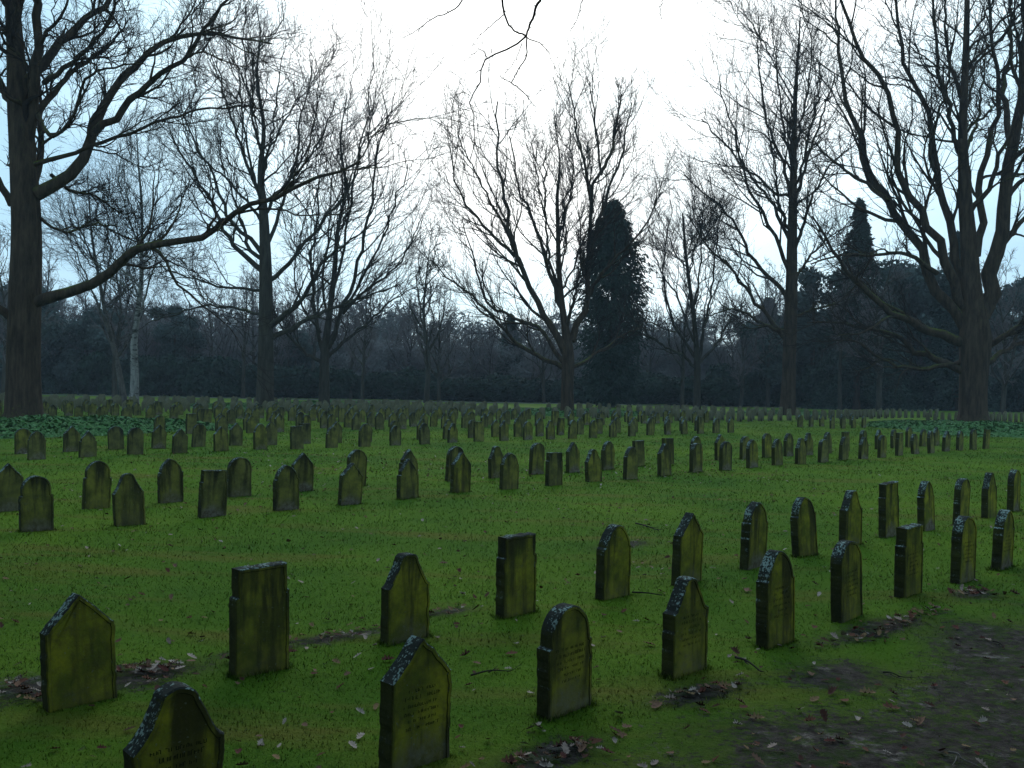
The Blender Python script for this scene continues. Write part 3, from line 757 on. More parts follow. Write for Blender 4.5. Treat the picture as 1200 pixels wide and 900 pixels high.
# ---- sixth tree
tree('bare_tree', 'tall straight bare tree with dense twiggy crown left of the huge right oak', 66,
     [(922, 490, 18), (924, 440, 15.5), (925, 400, 15), (927, 350, 14), (928, 290, 12), (929, 240, 10), (930, 180, 7), (932, 110, 4.5), (936, 50, 2.5), (938, 20, 1)],
     [(6, 1.2, -3, [(920, 397), (900, 370), (880, 346), (865, 326), (848, 308), (825, 285), (806, 250)]),
      (6, 1.2, 3, [(923, 350), (903, 327), (885, 308), (870, 280), (855, 255), (830, 230), (800, 205)]),
      (6, 1.2, -2, [(926, 330), (915, 290), (900, 260), (882, 230), (870, 190), (855, 140), (842, 95)]),
      (5, 1.2, 4, [(927, 285), (905, 237), (885, 212), (868, 192), (840, 160), (822, 140)]),
      (5, 1.2, 1, [(930, 242), (920, 200), (905, 160), (894, 120), (888, 60), (893, 30)]),
      (5, 1.2, -4, [(929, 300), (942, 260), (957, 220), (975, 190), (1000, 172)]),
      (5, 1.2, 3, [(931, 235), (945, 190), (963, 140), (978, 85)]),
      (4, 1, 2, [(929, 372), (950, 364), (985, 352), (1010, 330)]),
      (5, 1, -3, [(919, 388), (890, 378), (860, 362), (825, 374)]),
      (4, 1, 4, [(928, 330), (950, 300), (975, 275), (1000, 262)]),
      (4, 1, -1, [(930, 200), (918, 150), (912, 100), (905, 40)]),
      (4, 1, 0, [(931, 180), (942, 130), (950, 80), (952, 30)])],
     lv=(9, 5, 4, 1), seed=16, extra=8, len1=.46, uplim=.08, bark=BARK)
# ---- right oak
tree('bare_oak', 'huge old oak at the right with stout forking stems and low drooping mossy boughs', 52,
     [(1140, 500, 31), (1140, 460, 30), (1141, 425, 32), (1142, 395, 36), (1140, 365, 26), (1137, 330, 21), (1135, 285, 18), (1131, 235, 15), (1129, 190, 12), (1128, 150, 10), (1131, 80, 8), (1133, 10, 6), (1134, -80, 4)],
     [(13, 2, -4, [(1130, 402), (1095, 390), (1060, 374), (1030, 355), (1005, 330), (985, 306), (968, 280), (952, 255)]),
      (10, 1.5, 2, [(1128, 435), (1100, 422), (1070, 410), (1050, 395), (1020, 386), (988, 381), (945, 377)]),
      (15, 2, 2, [(1132, 385), (1112, 355), (1092, 320), (1077, 287), (1060, 262), (1040, 235), (1017, 198), (1002, 165), (990, 115), (982, 60), (978, -10)]),
      (13, 3, -3, [(1136, 372), (1115, 320), (1093, 273), (1077, 243), (1060, 215), (1055, 172), (1046, 127), (1030, 92), (1014, 66), (1000, 40), (985, 0)]),
      (12, 3, 3, [(1138, 350), (1122, 300), (1112, 250), (1100, 215), (1095, 180), (1088, 130), (1072, 95), (1056, 50), (1048, -10)]),
      (20, 6, -2, [(1150, 370), (1163, 320), (1172, 270), (1178, 220), (1188, 160), (1198, 100), (1204, 0), (1208, -70)]),
      (10, 3, 4, [(1144, 300), (1148, 250), (1152, 200), (1160, 165), (1170, 130), (1165, 60), (1158, -20)]),
      (7, 2, -4, [(1132, 200), (1120, 160), (1110, 120), (1100, 80), (1095, 20), (1092, -40)]),
      (8, 2, -2, [(1158, 405), (1180, 392), (1210, 370), (1240, 352)]),
      (7, 2, 3, [(1156, 425), (1188, 405), (1225, 400), (1250, 390)]),
      (6, 1.5, 4, [(1040, 236), (1015, 215), (990, 200), (965, 178), (940, 160)]),
      (6, 1.5, -5, [(1098, 320), (1060, 298), (1020, 300), (985, 298), (950, 310)]),
      (6, 1.5, 0, [(1124, 425), (1080, 432), (1040, 425), (1005, 400), (975, 398)]),
      (6, 1.5, 5, [(1170, 290), (1195, 262), (1220, 230), (1240, 170)]),
      (5, 1.5, -6, [(1100, 215), (1090, 180), (1098, 140), (1112, 90), (1120, 30)]),
      (5, 1.5, 1, [(1130, 115), (1112, 70), (1108, 20), (1100, -50)]),
      (9, 2, 6, [(1185, 170), (1175, 110), (1185, 50), (1180, -20)])],
     lv=(9, 6, 4, 1), seed=17, extra=9, len1=.38, uplim=.06, jit=.20)
# ---- birches
tree('birch_tree', 'birch with a peeling white curved trunk standing among the left graves', 64,
     [(157, 478, 11), (158, 440, 9), (157, 405, 8), (161, 370, 6), (165, 335, 5), (166, 300, 4), (166, 240, 3), (162, 190, 2), (160, 150, 1)],
     [(3, .8, -2, [(160, 380), (172, 340), (184, 300), (196, 260), (205, 240)]),
      (3, .8, 2, [(163, 350), (150, 310), (138, 270), (130, 230), (128, 200)]),
      (3, .8, 3, [(165, 320), (178, 270), (185, 220), (188, 190)]),
      (2.5, .8, -3, [(166, 300), (150, 250), (140, 210), (142, 180)])],
     lv=(9, 5, 4, 1), seed=18, extra=7, len1=.55, uplim=.02, jit=.2, bark=BIRCH, rmin=.006)
tree('birch_tree', 'leaning darker twin birch directly left of the white-trunked one', 64.6,
     [(146, 478, 8), (142, 450, 7), (137, 425, 6), (130, 395, 5), (122, 360, 4), (115, 320, 3.5), (108, 280, 2.5), (104, 230, 1.5), (102, 200, 1)],
     [(3, .8, -2, [(130, 395), (112, 350), (96, 310), (80, 280), (68, 260)]),
      (2.5, .8, 2, [(120, 350), (128, 300), (125, 250), (118, 210)]),
      (2.5, .8, 3, [(112, 310), (95, 270), (85, 240), (80, 220)])],
     lv=(8, 5, 4, 1), seed=19, extra=6, len1=.55, uplim=.02, jit=.2, bark=mat_bark('dark_birch_bark', (.12, .11, .10), (.05, .045, .04), .1, True), rmin=.006)

# ---- overhanging tree behind the viewer, its boughs reaching over the path
def overhang():
    global rng
    rng = np.random.default_rng(5)
    base = np.array((2.4, -3.2, 0.)); root = empty('overhanging_tree', tuple(base))
    tag(root, 'thin bare branches hanging into the top of the view against the white sky', 'tree')
    V, Q, TP, TR = trunk_tube([base - (0, 0, .3), base + (0, .1, 3), base + (-.3, .4, 6.5), base + (-.5, 0, 11), base + (-.2, -.5, 15)], [.36, .3, .24, .14, .04], 20, 1.4, 3)
    b = Buf(); b.add(V, Q); link('trunk', b.mesh('trunk', BARK, base), root)
    Yd = 7.0
    paths = [(3.2, 2.0, [(637, -12), (627, 13), (617, 42)]), (2.4, 1.8, [(587, -10), (593, 22), (605, 37), (617, 42)]),
             (2.0, .8, [(617, 42), (600, 55), (585, 63), (572, 67), (565, 78), (562, 98), (550, 115), (556, 135), (556, 160), (550, 190)]),
             (1.8, 1.0, [(617, 42), (616, 67), (606, 85), (599, 97)]), (1.1, .5, [(599, 97), (587, 90), (585, 87)]), (1.3, .6, [(599, 97), (615, 110), (627, 125), (628, 131)]),
             (1.2, .5, [(618, 44), (635, 52), (645, 65), (650, 82)]), (1.6, .6, [(544, -6), (538, 6), (525, 15), (505, 22), (490, 35), (470, 45)]),
             (1.1, .5, [(591, 17), (575, 30), (560, 45), (553, 55)]), (1.4, .6, [(684, -8), (677, 20), (668, 37)]), (1.2, .6, [(778, -8), (774, 10), (775, 23)]),
             (1.1, .5, [(571, 67), (564, 58), (556, 62), (543, 72)]), (1.0, .5, [(550, 112), (542, 108), (533, 113)]), (1.0, .5, [(612, 50), (603, 72), (590, 88)])]
    groups = {7: 'b', 9: 'c', 10: 'd'}; BB = dict(a=Buf(), b=Buf(), c=Buf(), d=Buf())
    for gi, (w0, w1, pts) in enumerate(paths):
        bb = BB[groups.get(gi, 'a')]
        P = smooth_path([at(px, py, Yd) for px, py in pts], 14); rad = 1.12 * np.linspace(w0, w1, 14) / 2 * Yd / FPX
        P[1:-1] += rng.normal(0, .004, (12, 3)); bb.add(*tubes(P[None], rad[None], 6))
        P1, R1 = grow(P[None], rad[None], 5, .18, (30, 70), 5, .0012, .3, -.02, .25, .6, minlen=.03)
        bb.add(*tubes(P1, R1, 4))
    # boughs joining those twigs to the trunk, above the top of the view
    joins = [(at(637, -12, Yd), .0095), (at(587, -10, Yd), .008), (at(544, -6, Yd), .0052), (at(684, -8, Yd), .0045), (at(778, -8, Yd), .004)]
    hub = at(640, -60, 6.2) + np.array((0, 0, .9))
    main = smooth_path([TP[16], TP[16] + (-.4, 2.2, 1.1), TP[16] + (-1.0, 5.2, 1.3), hub], 20)
    bb2 = Buf(); bb2.add(*tubes(main[None], np.linspace(.10, .02, 20)[None], 10))
    for p, r_ in joins:
        P = smooth_path([hub, (hub + p) / 2 + np.array((0, .05, .12)), p], 10)
        bb2.add(*tubes(P[None], np.linspace(.016, r_, 10)[None], 6))
    link('bough', bb2.mesh('bough', BARK, base), root)
    for bb in BB.values(): link('hanging_branch', bb.mesh('hanging_branch', TWIG, base), root)
    for i in range(7):
        d = np.array((rng.uniform(-1, 1), rng.uniform(-1, -.1), rng.uniform(.3, 1))); d /= np.linalg.norm(d)
        p0 = TP[14 + 2 * i]; P = smooth_path([p0, p0 + d * 2, p0 + d * 4 + (0, 0, .4)], 12); rad = np.linspace(.09, .02, 12)
        q_ = Buf(); q_.add(*tubes(P[None], rad[None], 8)); P1, R1 = grow(P[None], rad[None], 7, .4, (25, 60), 7, .006); q_.add(*tubes(P1, R1, 5))
        link('limb', q_.mesh('limb', BARK, base), root)
overhang()

# ------------------------------------------------------------------ ivy beds
def ivy(k, cx, cy, rx, ry, n, size, label):
    r = np.random.default_rng(50 + k)
    a = r.uniform(0, 2 * np.pi, n); q_ = np.sqrt(r.random(n)); lobe = 1 + .10 * np.sin(a * 3 + k) + .06 * np.sin(a * 7)
    x = cx + rx * q_ * lobe * np.cos(a); y = cy + ry * q_ * lobe * np.sin(a)
    top = .26 * (1 - q_ ** 5) * (.75 + .35 * np.sin(x * 2.1) * np.sin(y * 1.7 + 1))
    z = H(x, y) + top * r.uniform(.55, 1.1, n) + .03
    nr = norm(np.stack([r.normal(0, .55, n) + .5 * np.cos(a) * q_ ** 4, r.normal(0, .55, n) + .5 * np.sin(a) * q_ ** 4, np.ones(n)], -1))
    t1 = norm(np.cross(nr, r.normal(size=(n, 3)))); t2 = np.cross(nr, t1); s_ = size * r.uniform(.6, 1.3, n)[:, None]
    c = np.stack([x, y, z], -1)
    V = np.stack([c - t1 * s_, c - t2 * s_ * .75, c + t1 * s_, c + t2 * s_ * .75], 1).reshape(-1, 3)
    Q = np.arange(len(V)).reshape(-1, 4)
    # dark leaf-litter mound beneath
    rr_, aa = np.meshgrid(np.linspace(0, 1, 14), np.linspace(0, 2 * np.pi, 49)[:-1]); lb = 1 + .10 * np.sin(aa * 3 + k) + .06 * np.sin(aa * 7)
    mx_, my_ = cx + rx * rr_ * lb * np.cos(aa), cy + ry * rr_ * lb * np.sin(aa)
    mz = H(mx_, my_) + .14 * (1 - rr_ ** 4) + .005
    mv = np.stack([mx_, my_, mz], -1).reshape(-1, 3); i, j = np.meshgrid(np.arange(48), np.arange(13), indexing='ij')
    mq = np.stack([i * 14 + j, i * 14 + j + 1, ((i + 1) % 48) * 14 + j + 1, ((i + 1) % 48) * 14 + j], -1).reshape(-1, 4)
    V = np.concatenate([mv, V]); Q = np.concatenate([mq, Q + len(mv)])
    V = V - np.array((cx, cy, 0))
    tag(link('ivy_bed', mesh_np('ivy_bed', V, quads=Q, mat=IVY), None, (cx, cy, 0)), label, 'ground cover', kind='stuff')
labs = ['glossy green ivy bed around the foot of the left oak', 'low ivy patch round the centre tree', 'wide ivy bed round the foot of the huge right oak',
        'ivy patch below the third tree from the left', 'ivy patch at the foot of the left-centre tree', 'small ivy patch beside the tall straight tree on the right']
for k, (a, b, c, d) in enumerate(BEDS):
    ivy(k, a, b, c, d, (15000, 9000, 18000, 5000, 5000, 3000)[k], (.075, .10, .09, .11, .11, .11)[k], labs[k])

# ------------------------------------------------------------------ background vegetation
def leafmass(C, n, size, r, mat, name, droop=0., wid=.6):
    """C: (m,4) blobs x,y,z,radius (anisotropic z .8); leaves scattered in their shells"""
    m = len(C); wgt = C[:, 3] ** 2; idx = r.choice(m, n, p=wgt / wgt.sum())
    d = norm(r.normal(size=(n, 3))); rad = C[idx, 3] * (r.random(n) ** .45)
    c = C[idx, :3] + d * rad[:, None] * np.array((1, 1, .8))
    c[:, 2] = np.abs(c[:, 2])
    nr = norm(d + r.normal(0, .6, (n, 3))); t1 = norm(np.cross(nr, r.normal(size=(n, 3)))); t1[:, 2] -= droop; t2 = np.cross(nr, norm(t1)); s_ = size * r.uniform(.5, 1.4, n)[:, None]
    V = np.stack([c - t1 * s_, c - t2 * s_ * wid, c + t1 * s_, c + t2 * s_ * wid], 1).reshape(-1, 3)
    return V, np.arange(len(V)).reshape(-1, 4)
shrubs = []
for k in range(4):
    r = np.random.default_rng(70 + k)
    C = np.array([(r.uniform(-3.2, 3.2), r.uniform(-1.6, 1.6), r.uniform(.5, 2.4), r.uniform(.9, 1.6)) for _ in range(16)])
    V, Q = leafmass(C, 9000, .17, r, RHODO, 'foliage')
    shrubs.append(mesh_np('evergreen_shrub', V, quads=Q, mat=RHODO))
def conifer_mesh(k, h, r0c, columnar):
    r = np.random.default_rng(90 + k); nb = 760 if columnar else 620; per = 52
    t = r.random(nb) ** (.9 if columnar else .75); big_ = r.random(nb) < .22
    if columnar: prof = np.minimum(1, .66 + 1.0 * t) * np.clip((1.03 - t) / .40, 0, 1) ** .75
    else: prof = (1.02 - t) ** .95
    a = r.uniform(0, 2 * np.pi, nb); rt = r0c * prof * r.uniform(.72, 1.12, nb) * (1 + .10 * np.sin(a * 3 + t * 11)) * np.where(big_, 1.22, .95)
    z0_ = t * h * .97 + .3
    u = r.random((nb, per)) ** .6
    rad = rt[:, None] * u; droop = (.18 if columnar else .42)
    zz = z0_[:, None] + (.9 if columnar else .15) * u * prof[:, None] - droop * rad * u - np.abs(r.normal(0, .22 if columnar else .12, (nb, per)))
    sp = (.16 + .10 * u) * (.5 + .7 * prof[:, None])
    c = np.stack([rad * np.cos(a)[:, None], rad * np.sin(a)[:, None], np.maximum(zz, .08)], -1) + r.normal(size=(nb, per, 3)) * sp[..., None]
    c = c.reshape(-1, 3); c[:, 2] = np.maximum(c[:, 2], .08); n = len(c)
    aa = np.repeat(a, per); o = np.stack([np.cos(aa), np.sin(aa), np.full(n, -.9 if columnar else -.35)], -1)
    t1 = norm(o + r.normal(0, .45, (n, 3))); t2 = norm(np.cross(t1, r.normal(size=(n, 3)))); s_ = (.17 if columnar else .19) * r.uniform(.5, 1.5, n)[:, None]
    V = np.stack([c - t1 * s_, c - t2 * s_ * .35, c + t1 * s_, c + t2 * s_ * .35], 1).reshape(-1, 3)
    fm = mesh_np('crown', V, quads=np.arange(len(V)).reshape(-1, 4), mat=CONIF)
    Vt, Qt, _, _ = trunk_tube([(0, 0, -.2), (0, 0, h * .5), (0, 0, h * .95)], [.35, .2, .03], 10, 1.3, k)
    return mesh_np('trunk', Vt, quads=Qt, mat=BARK, smooth=True), fm
con_col = conifer_mesh(0, 18.5, 3.0, True)
con_sp = [conifer_mesh(1, 20, 5.4, False), conifer_mesh(2, 17, 3.6, False)]
def bare_mesh(k, h, spread, dense, low, birch=False):
    global rng
    rng = np.random.default_rng(120 + k)
    tp = [(0, 0, -.2), (rng.normal(0, .15), 0, h * .25), (rng.normal(0, .4), rng.normal(0, .4), h * .55), (rng.normal(0, .6), rng.normal(0, .6), h * .97)]
    V, Q, TP, TR = trunk_tube(tp, [.24, .2, .12, .02], 10, 1.3, k)
    b = Buf(); b.add(V, Q)
    i0 = int(low * len(TP))
    P0, R0_ = grow(TP[None, i0:], TR[None, i0:], 20, spread, (28, 55), 9, .018, 0, .16, .16, .6, taper_len=.6)
    b.add(*tubes(P0, R0_, 5))
    c = Buf()
    P1, R1 = grow(P0, R0_, 8, .42, (25, 60), 5, .013, .12, .08, .2, .6); c.add(*tubes(P1, R1, 4))
    P2, R2_ = grow(P1, R1, dense, .5, (25, 60), 4, .011, .1, .05, .2, .7, minlen=.4); c.add(*tubes(P2, R2_, 3))
    P3, R3_ = grow(P2, R2_, 3, .7, (25, 60), 3, .009, .1, .03, .2, .7, minlen=.4); c.add(*tubes(P3, R3_, 3))
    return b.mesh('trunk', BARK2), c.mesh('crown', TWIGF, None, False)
bares = [bare_mesh(0, 14, .62, 6, .18), bare_mesh(1, 16, .45, 6, .3), bare_mesh(2, 13, .7, 7, .15), bare_mesh(3, 18, .38, 6, .35)]
r = random.Random(3)
def plant(kind, label, X, Y, parts, s=1., sz=None, group=None, cat='tree'):
    root = empty(kind, (X, Y, float(H(X, Y)))); root.rotation_euler[2] = r.uniform(0, 6.28); root.scale = (s, s, sz or s)
    tag(root, label, cat, group)
    for nm, me in zip(('trunk', 'crown'), parts): 
        o = link(nm, me, root)
        if nm == 'crown': o['kind'] = 'stuff'
    return root
def X_at(px, Y): return (px - 600) / FPX * Y
plant('conifer', 'dark dense columnar conifer directly behind the centre tree', X_at(716, 82), 82, con_col, 1)
plant('conifer', 'tall pointed spruce rising between the two big right-hand trees', X_at(1004, 92), 92, con_sp[0], 1.0, 1.06)
plant('conifer', 'broad dark spruce behind the stem of the huge right oak', X_at(1120, 96), 96, con_sp[1], 1.25, 1.1)
CONIFL = mat_leafy('pine_needles', (.036, .052, .050), (.060, .078, .072), (.085, .105, .095), .5)
pines = []
for k in range(3):
    rp = np.random.default_rng(140 + k); hgt = (12, 14, 11)[k]
    C = np.array([(rp.normal(0, 2.3), rp.normal(0, 2.3), hgt * rp.uniform(.22, .95), rp.uniform(1.1, 2.0)) for _ in range(34)])
    C[:, :2] *= (1.25 - .75 * (C[:, 2:3] / hgt) ** 2)
    V, Q = leafmass(C, 20000, .19, rp, CONIF, 'crown', .3)
    Vt, Qt, _, _ = trunk_tube([(0, 0, -.2), (.2, 0, hgt * .5), (0, .2, hgt * .9)], [.32, .2, .05], 10, 1.3, k)
    pines.append((mesh_np('trunk', Vt, quads=Qt, mat=BARK, smooth=True), mesh_np('crown', V, quads=Q, mat=CONIFL)))
for px, Y, k, s_, lab in ((118, 102, 0, .75, 'hazy dark pine behind the twin birches'), (205, 104, 1, .72, 'hazy dark pine between the birches and the left-centre tree'),
                         (345, 108, 0, .62, 'hazy low pine between the left-centre tree and the third tree'), (20, 100, 2, 1.1, 'dark pine behind the left oak trunk'),
                         (950, 98, 1, 1.05, 'dark broad pine left of the tall pointed spruce'), (1066, 99, 0, 1.25, 'dark broad pine between the right oak and the pointed spruce'),
                         (1195, 96, 1, 1.0, 'dark pine at the right edge behind the huge oak')):
    plant('pine_tree', lab, X_at(px, Y), Y, pines[k], s_)
plant('conifer', 'small dark conifer in the wood gap left of the centre tree', X_at(597, 112), 112, con_sp[1], .9, .62)
mid = [(500, 86, 0, 1.12, 'round-crowned grey bare tree standing alone between third tree and centre tree'),
       (515, 90, 2, .8, 'pale thin bare tree just right of the round-crowned grey one'), (285, 92, 1, .8, 'slim grey bare tree just left of the left-centre trunk'),
       (425, 90, 1, .75, 'slim hazy bare tree right of the third tree'), (638, 95, 2, .75, 'small hazy bare tree left of the centre trunk'),
       (1030, 84, 0, 1.1, 'grey bare tree with stout trunk between spruce and right oak'), (985, 88, 3, .8, 'slender pale-trunked bare tree under the tall spruce'),
       (868, 94, 2, .8, 'hazy bare tree left of the tall straight tree'), (800, 80, 1, .75, 'slim reddish bare tree just left of the fan-shaped slender tree'),
       (900, 96, 1, .9, 'hazy bare tree close behind the tall straight tree'), (135, 84, 0, 1.0, 'grey bare tree close behind the birches'), (4, 80, 2, 1.0, 'bare tree at the left edge behind the oak trunk'),
       (1175, 80, 2, .95, 'bare tree right behind the huge right oak')]
for px, Y, k, s, lab in mid: plant('bare_tree', lab, X_at(px, Y), Y, bares[k], s)
for i in range(110):
    rank = i % 2; px = -40 + 1280 * (i // 2 + r.uniform(-.3, .3)) / 54; Y = (106 if rank == 0 else 122) + r.uniform(-5, 7)
    hh = .74 if 420 < px < 850 else (.92 if px < 420 else 1.0)
    plant('bare_tree', ('hazy grey bare tree, %s from the left in the ' + ('front' if rank == 0 else 'back') + ' rank of the wood edge') % ordinal(i // 2), X_at(px, Y), Y, bares[r.randrange(4)], hh * r.uniform(.75, 1.05), None, 'bare trees of the wood edge behind the shrubs')
for i in range(9):
    px = 880 + 350 * (i + .5) / 9; Y = r.uniform(112, 126)
    plant('conifer', 'hazy dark conifer deep in the right-hand wood, %s of nine from the left' % ordinal(i), X_at(px, Y), Y, con_sp[i % 2], 1.3, r.uniform(.62, .85), 'conifers deep in the wood edge')
for i in range(58):
    px = -50 + 1300 * (i + r.uniform(-.2, .2)) / 57; Y = 100 + r.uniform(-3.5, 5)
    tall = 1.35 if px < 260 or px > 850 else (.85 if 520 < px < 660 else 1.0)
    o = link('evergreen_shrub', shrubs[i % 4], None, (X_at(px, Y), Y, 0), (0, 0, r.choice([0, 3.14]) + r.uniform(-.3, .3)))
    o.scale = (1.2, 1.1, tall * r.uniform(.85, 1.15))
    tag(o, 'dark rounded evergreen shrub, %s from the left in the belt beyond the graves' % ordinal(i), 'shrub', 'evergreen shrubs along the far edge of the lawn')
for i, (x, y, k) in enumerate(((-10, -7, 0), (-5.0, -9, 1), (0.5, -9.5, 2), (6.5, -8, 0), (12, -5, 1), (-13, -2, 2))):  # unseen pines added behind the camera to darken the foreground
    plant('pine_tree', 'unseen pine added behind the viewer to darken the foreground, %s of six' % ordinal(i), x, y, pines[k], 1.35, None, 'unseen pines added for shade')
thick = []
for k in range(3):
    r_ = np.random.default_rng(170 + k)
    C = np.array([(r_.uniform(-4.5, 4.5), r_.uniform(-2, 2), r_.uniform(.8, 6.2), r_.uniform(1.3, 2.1)) for _ in range(26)])
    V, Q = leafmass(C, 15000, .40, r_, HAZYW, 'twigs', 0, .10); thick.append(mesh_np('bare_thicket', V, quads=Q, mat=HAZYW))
for i in range(34):
    px = -60 + 1320 * (i + r.uniform(-.25, .25)) / 33; Y = 113 + r.uniform(-3, 4)
    o = link('bare_thicket', thick[i % 3], None, (X_at(px, Y), Y, 0), (0, 0, r.uniform(-.3, .3))); o.scale = (1.1, 1.1, r.uniform(.85, 1.3))
    tag(o, 'misty grey leafless thicket, %s from the left behind the evergreen shrubs' % ordinal(i), 'thicket', 'bare thickets in the wood edge')
# deep wood: many trunks and twig clumps read as one mass
rr2 = np.random.default_rng(300)
n = 420; bx = rr2.uniform(-95, 95, n); by = rr2.uniform(132, 165, n)
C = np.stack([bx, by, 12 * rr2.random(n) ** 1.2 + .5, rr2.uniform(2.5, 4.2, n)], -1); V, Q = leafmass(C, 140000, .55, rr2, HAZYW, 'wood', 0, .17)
tag(link('distant_wood', mesh_np('distant_wood', V, quads=Q, mat=HAZYW)), 'deep hazy dark wood behind everything along the horizon', 'wood', kind='stuff')

# ------------------------------------------------------------------ fallen leaves and sticks
rl = np.random.default_rng(400)
def leaf_shape(kind):
    pts = [(0, -.5), (.10, -.36), (.20, -.30), (.13, -.18), (.30, -.08), (.18, .04), (.34, .18), (.18, .26), (.20, .42), (.06, .44), (0, .56)]
    if kind == 0: pts = [(0, -.5), (.2, -.25), (.28, .05), (.15, .35), (0, .5)]
    L_ = pts + [(-x, y) for x, y in pts[-2:0:-1]]
    return np.array(L_)
def leaf_verts(P, size, loc, rot, curl, tilt):
    x, y = P[:, 0] * size, P[:, 1] * size
    z = curl * size * ((P[:, 0] * 2.2) ** 2 + (P[:, 1] ** 2) * .8) + .004
    V = np.stack([x, y, z], -1); c, s_ = math.cos(rot), math.sin(rot)
    z2 = V[:, 2] + V[:, 1] * tilt[0] + V[:, 0] * tilt[1]
    return np.stack([V[:, 0] * c - V[:, 1] * s_ + loc[0], V[:, 0] * s_ + V[:, 1] * c + loc[1], z2 - min(0, z2.min()) + loc[2]], -1)
def fan(n, b): # ring + centre spine as a triangle fan round vertex b
    i = np.arange(n); return np.stack([np.full(n, b), b + 1 + i, b + 1 + (i + 1) % n], -1)
def leaf_set(items, name):
    VV = []; TT = []; tone = []; n0 = 0
    for (x, y, size, kind, zoff) in items:
        P = np.vstack([[0, 0], leaf_shape(kind)])
        V = leaf_verts(P, size, (x, y, float(H(x, y)) + zoff), rl.uniform(0, 6.28), rl.uniform(.1, .7), rl.normal(0, .3, 2))
        VV.append(V); TT.append(fan(len(P) - 1, n0)); tone += [rl.random()] * len(P); n0 += len(P)
    me = mesh_np(name, np.concatenate(VV), np.concatenate(TT), None, DEAD); add_attr(me, 'tone', tone); return me
items = []
def cluster(px, py, n, rx, ry, size=.06):
    gx, gy = gnd(px, py)
    for _ in range(n):
        a, b = rl.normal(0, rx), rl.normal(0, ry)
        items.append((gx + a * .82 - b * .57, gy + a * .57 + b * .82, size * rl.uniform(.6, 1.2), 1, .012 + rl.random() * .015))
for c in ((650, 878, 34, .16, .06), (825, 812, 26, .16, .04), (690, 868, 10, .1, .04), (1010, 745, 24, .22, .05), (1050, 732, 30, .28, .05), (1085, 722, 22, .2, .05), (1142, 699, 46, .12, .07),
          (170, 790, 50, .16, .05), (20, 812, 34, .28, .08), (395, 743, 30, .22, .05), (515, 717, 12, .12, .04), (300, 770, 16, .2, .05), (940, 850, 16, .4, .2), (870, 660, 10, .3, .1), (735, 662, 14, .4, .1), (100, 812, 20, .3, .08)):
    cluster(*c)
for _ in range(2000):
    Y = 3.2 + 30 * rl.random() ** 1.3; X = Y * rl.uniform(-.58, .58); items.append((X, Y, .055 * rl.uniform(.5, 1.2), 1 if Y < 9 else 0, .01))
for _ in range(500):
    Y = rl.uniform(17, 22); X = Y * rl.uniform(-.3, .3) ; items.append((X, Y, .06, 0, .01))
tag(link('leaf_litter', leaf_set(items, 'leaf_litter')), 'scattered dead oak leaves and small leaf drifts on the lawn and path', 'fallen leaves', kind='stuff')
lm = []
for k in range(4):
    P = np.vstack([[0, 0], leaf_shape(1)]); V = leaf_verts(P, .085, (0, 0, 0), 0, (.25, .5, .35, .7)[k], (.15 * k - .2, .2)); me = mesh_np('fallen_leaf', V, fan(len(P) - 1, 0), None, DEAD); add_attr(me, 'tone', [0.] * len(P)); lm.append(me)
spots = [(770, 828), (888, 843), (735, 851), (655, 873), (678, 868), (597, 891), (612, 884), (975, 812), (955, 820), (1017, 812), (1045, 831), (1078, 851), (990, 822), (850, 806), (808, 815), (545, 765), (600, 764), (702, 663),
         (708, 720), (538, 671), (760, 755), (872, 680), (875, 691), (862, 766), (905, 697), (955, 735), (1008, 712), (1080, 648), (480, 672), (520, 663), (565, 640), (205, 665), (352, 683), (950, 790), (1120, 738), (1190, 700), (300, 712), (455, 770), (725, 648), (788, 640)]
for i, (px, py) in enumerate(spots):
    x, y = gnd(px, py); o = link('fallen_leaf', lm[i % 4], None, (x, y, float(H(x, y)) + .012), (0, 0, rl.uniform(0, 6.28)))
    s_ = float(rl.uniform(.8, 1.15)); o.scale = (s_, s_, s_)
    near = min(NEARSTONES, key=lambda t: (t[0] - x) ** 2 + (t[1] - y) ** 2)
    if cc(x, y) > -2.75: lab = 'curled dead oak leaf on the muddy path, %s from the left' % ordinal(sorted(p for p, q in spots if cc(*gnd(p, q)) > -2.75).index(px)); g = 'single oak leaves on the path'
    else: lab = 'dead oak leaf on grass near ' + ' '.join(near[2].split(',')[0].split()[:5]) + ', %s leaf from the left' % ordinal(sorted(p for p, q in spots).index(px)); g = 'single oak leaves on the grass'
    tag(o, lab, 'leaf', g)
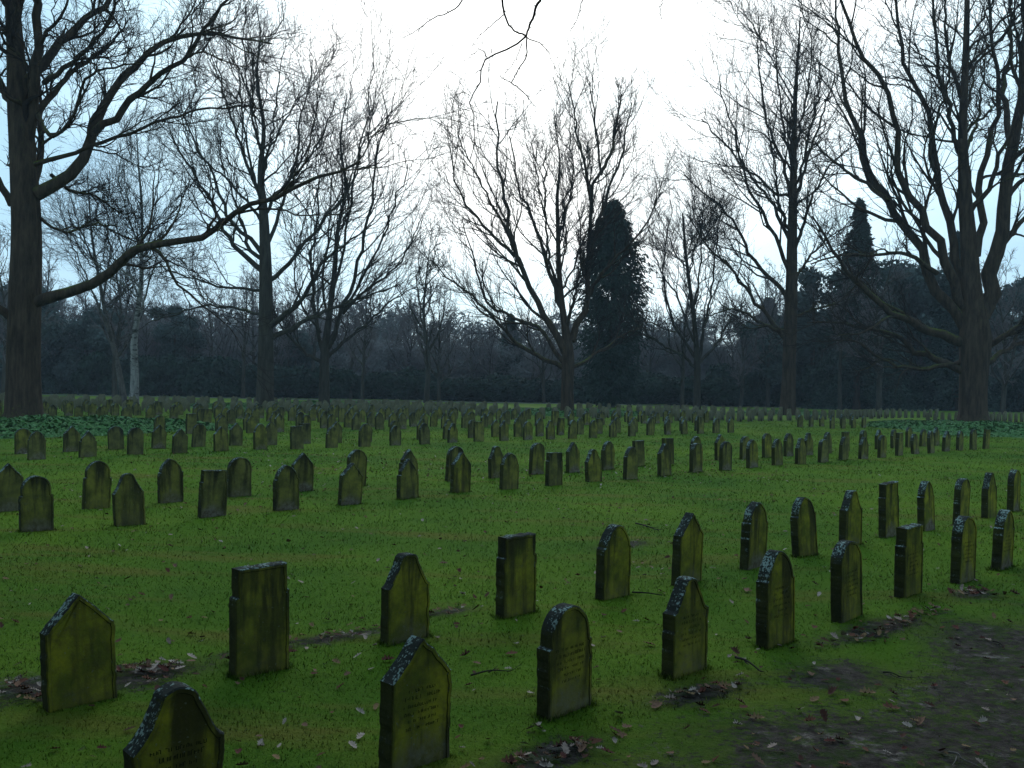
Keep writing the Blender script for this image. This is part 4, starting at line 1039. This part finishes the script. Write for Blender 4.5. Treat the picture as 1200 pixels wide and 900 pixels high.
def stick(px0, py0, px1, py1, rad, mat, label, fork=True):
    x0, y0 = gnd(px0, py0); x1, y1 = gnd(px1, py1); c = np.array(((x0 + x1) / 2, (y0 + y1) / 2, 0)); c[2] = float(H(c[0], c[1])) + .018
    P = smooth_path([(x0 - c[0], y0 - c[1], .0), (rl.normal(0, .012), rl.normal(0, .012), .012), (x1 - c[0], y1 - c[1], .004)], 12)
    b = Buf(); b.add(*tubes(P[None], np.linspace(rad, rad * .45, 12)[None], 7))
    if fork: P1, R1 = grow(P[None], np.linspace(rad, rad * .5, 12)[None], 2, .22, (30, 50), 5, rad * .25, .3, 0, .15); P1[..., 2] = np.abs(P1[..., 2]) * .2; b.add(*tubes(P1, R1, 5))
    tag(link('fallen_twig', b.mesh('fallen_twig', mat), None, tuple(c)), label, 'twig')
stick(552, 789, 596, 785, .006, STICK, 'dark broken twig on the grass between the gabled and round gravestones')
stick(862, 772, 892, 790, .009, STICK, 'thick dark stick on the grass in front of the tall bell-topped gravestone')
stick(1112, 889, 1127, 898, .006, STICKP, 'short pale stick on the muddy path at the lower right')
stick(741, 693, 776, 697, .008, STICK, 'dark twig lying on grass behind the second row', False)
stick(745, 616, 772, 625, .010, STICK, 'dark forked stick on the lawn beyond the second row')
stick(1035, 786, 1056, 792, .006, STICK, 'thin dark twig at the upper edge of the muddy path')
stick(1164, 753, 1176, 760, .007, STICK, 'short dark twig on the mud near the right edge')

# ------------------------------------------------------------------ haze
HAZE = .00052
if HAZE:
    hm = bpy.data.materials.new('haze'); hm.use_nodes = True; n_ = hm.node_tree; n_.nodes.clear()
    pv = N(n_, 'ShaderNodeVolumePrincipled'); pv.inputs['Color'].default_value = (.72, .86, 1, 1); pv.inputs['Density'].default_value = HAZE
    oo = N(n_, 'ShaderNodeOutputMaterial'); n_.links.new(pv.outputs[0], oo.inputs['Volume'])
    x, y, z0, z1 = 410, 410, -1.2, 42
    V = [(a, b, c) for c in (z0, z1) for a, b in ((-x, -y), (x, -y), (x, y), (-x, y))]
    Q = [(0, 3, 2, 1), (4, 5, 6, 7), (0, 1, 5, 4), (1, 2, 6, 5), (2, 3, 7, 6), (3, 0, 4, 7)]
    tag(link('haze', mesh_np('haze', V, quads=Q, mat=hm)), 'thin bluish winter haze over the cemetery', 'haze', kind='stuff')
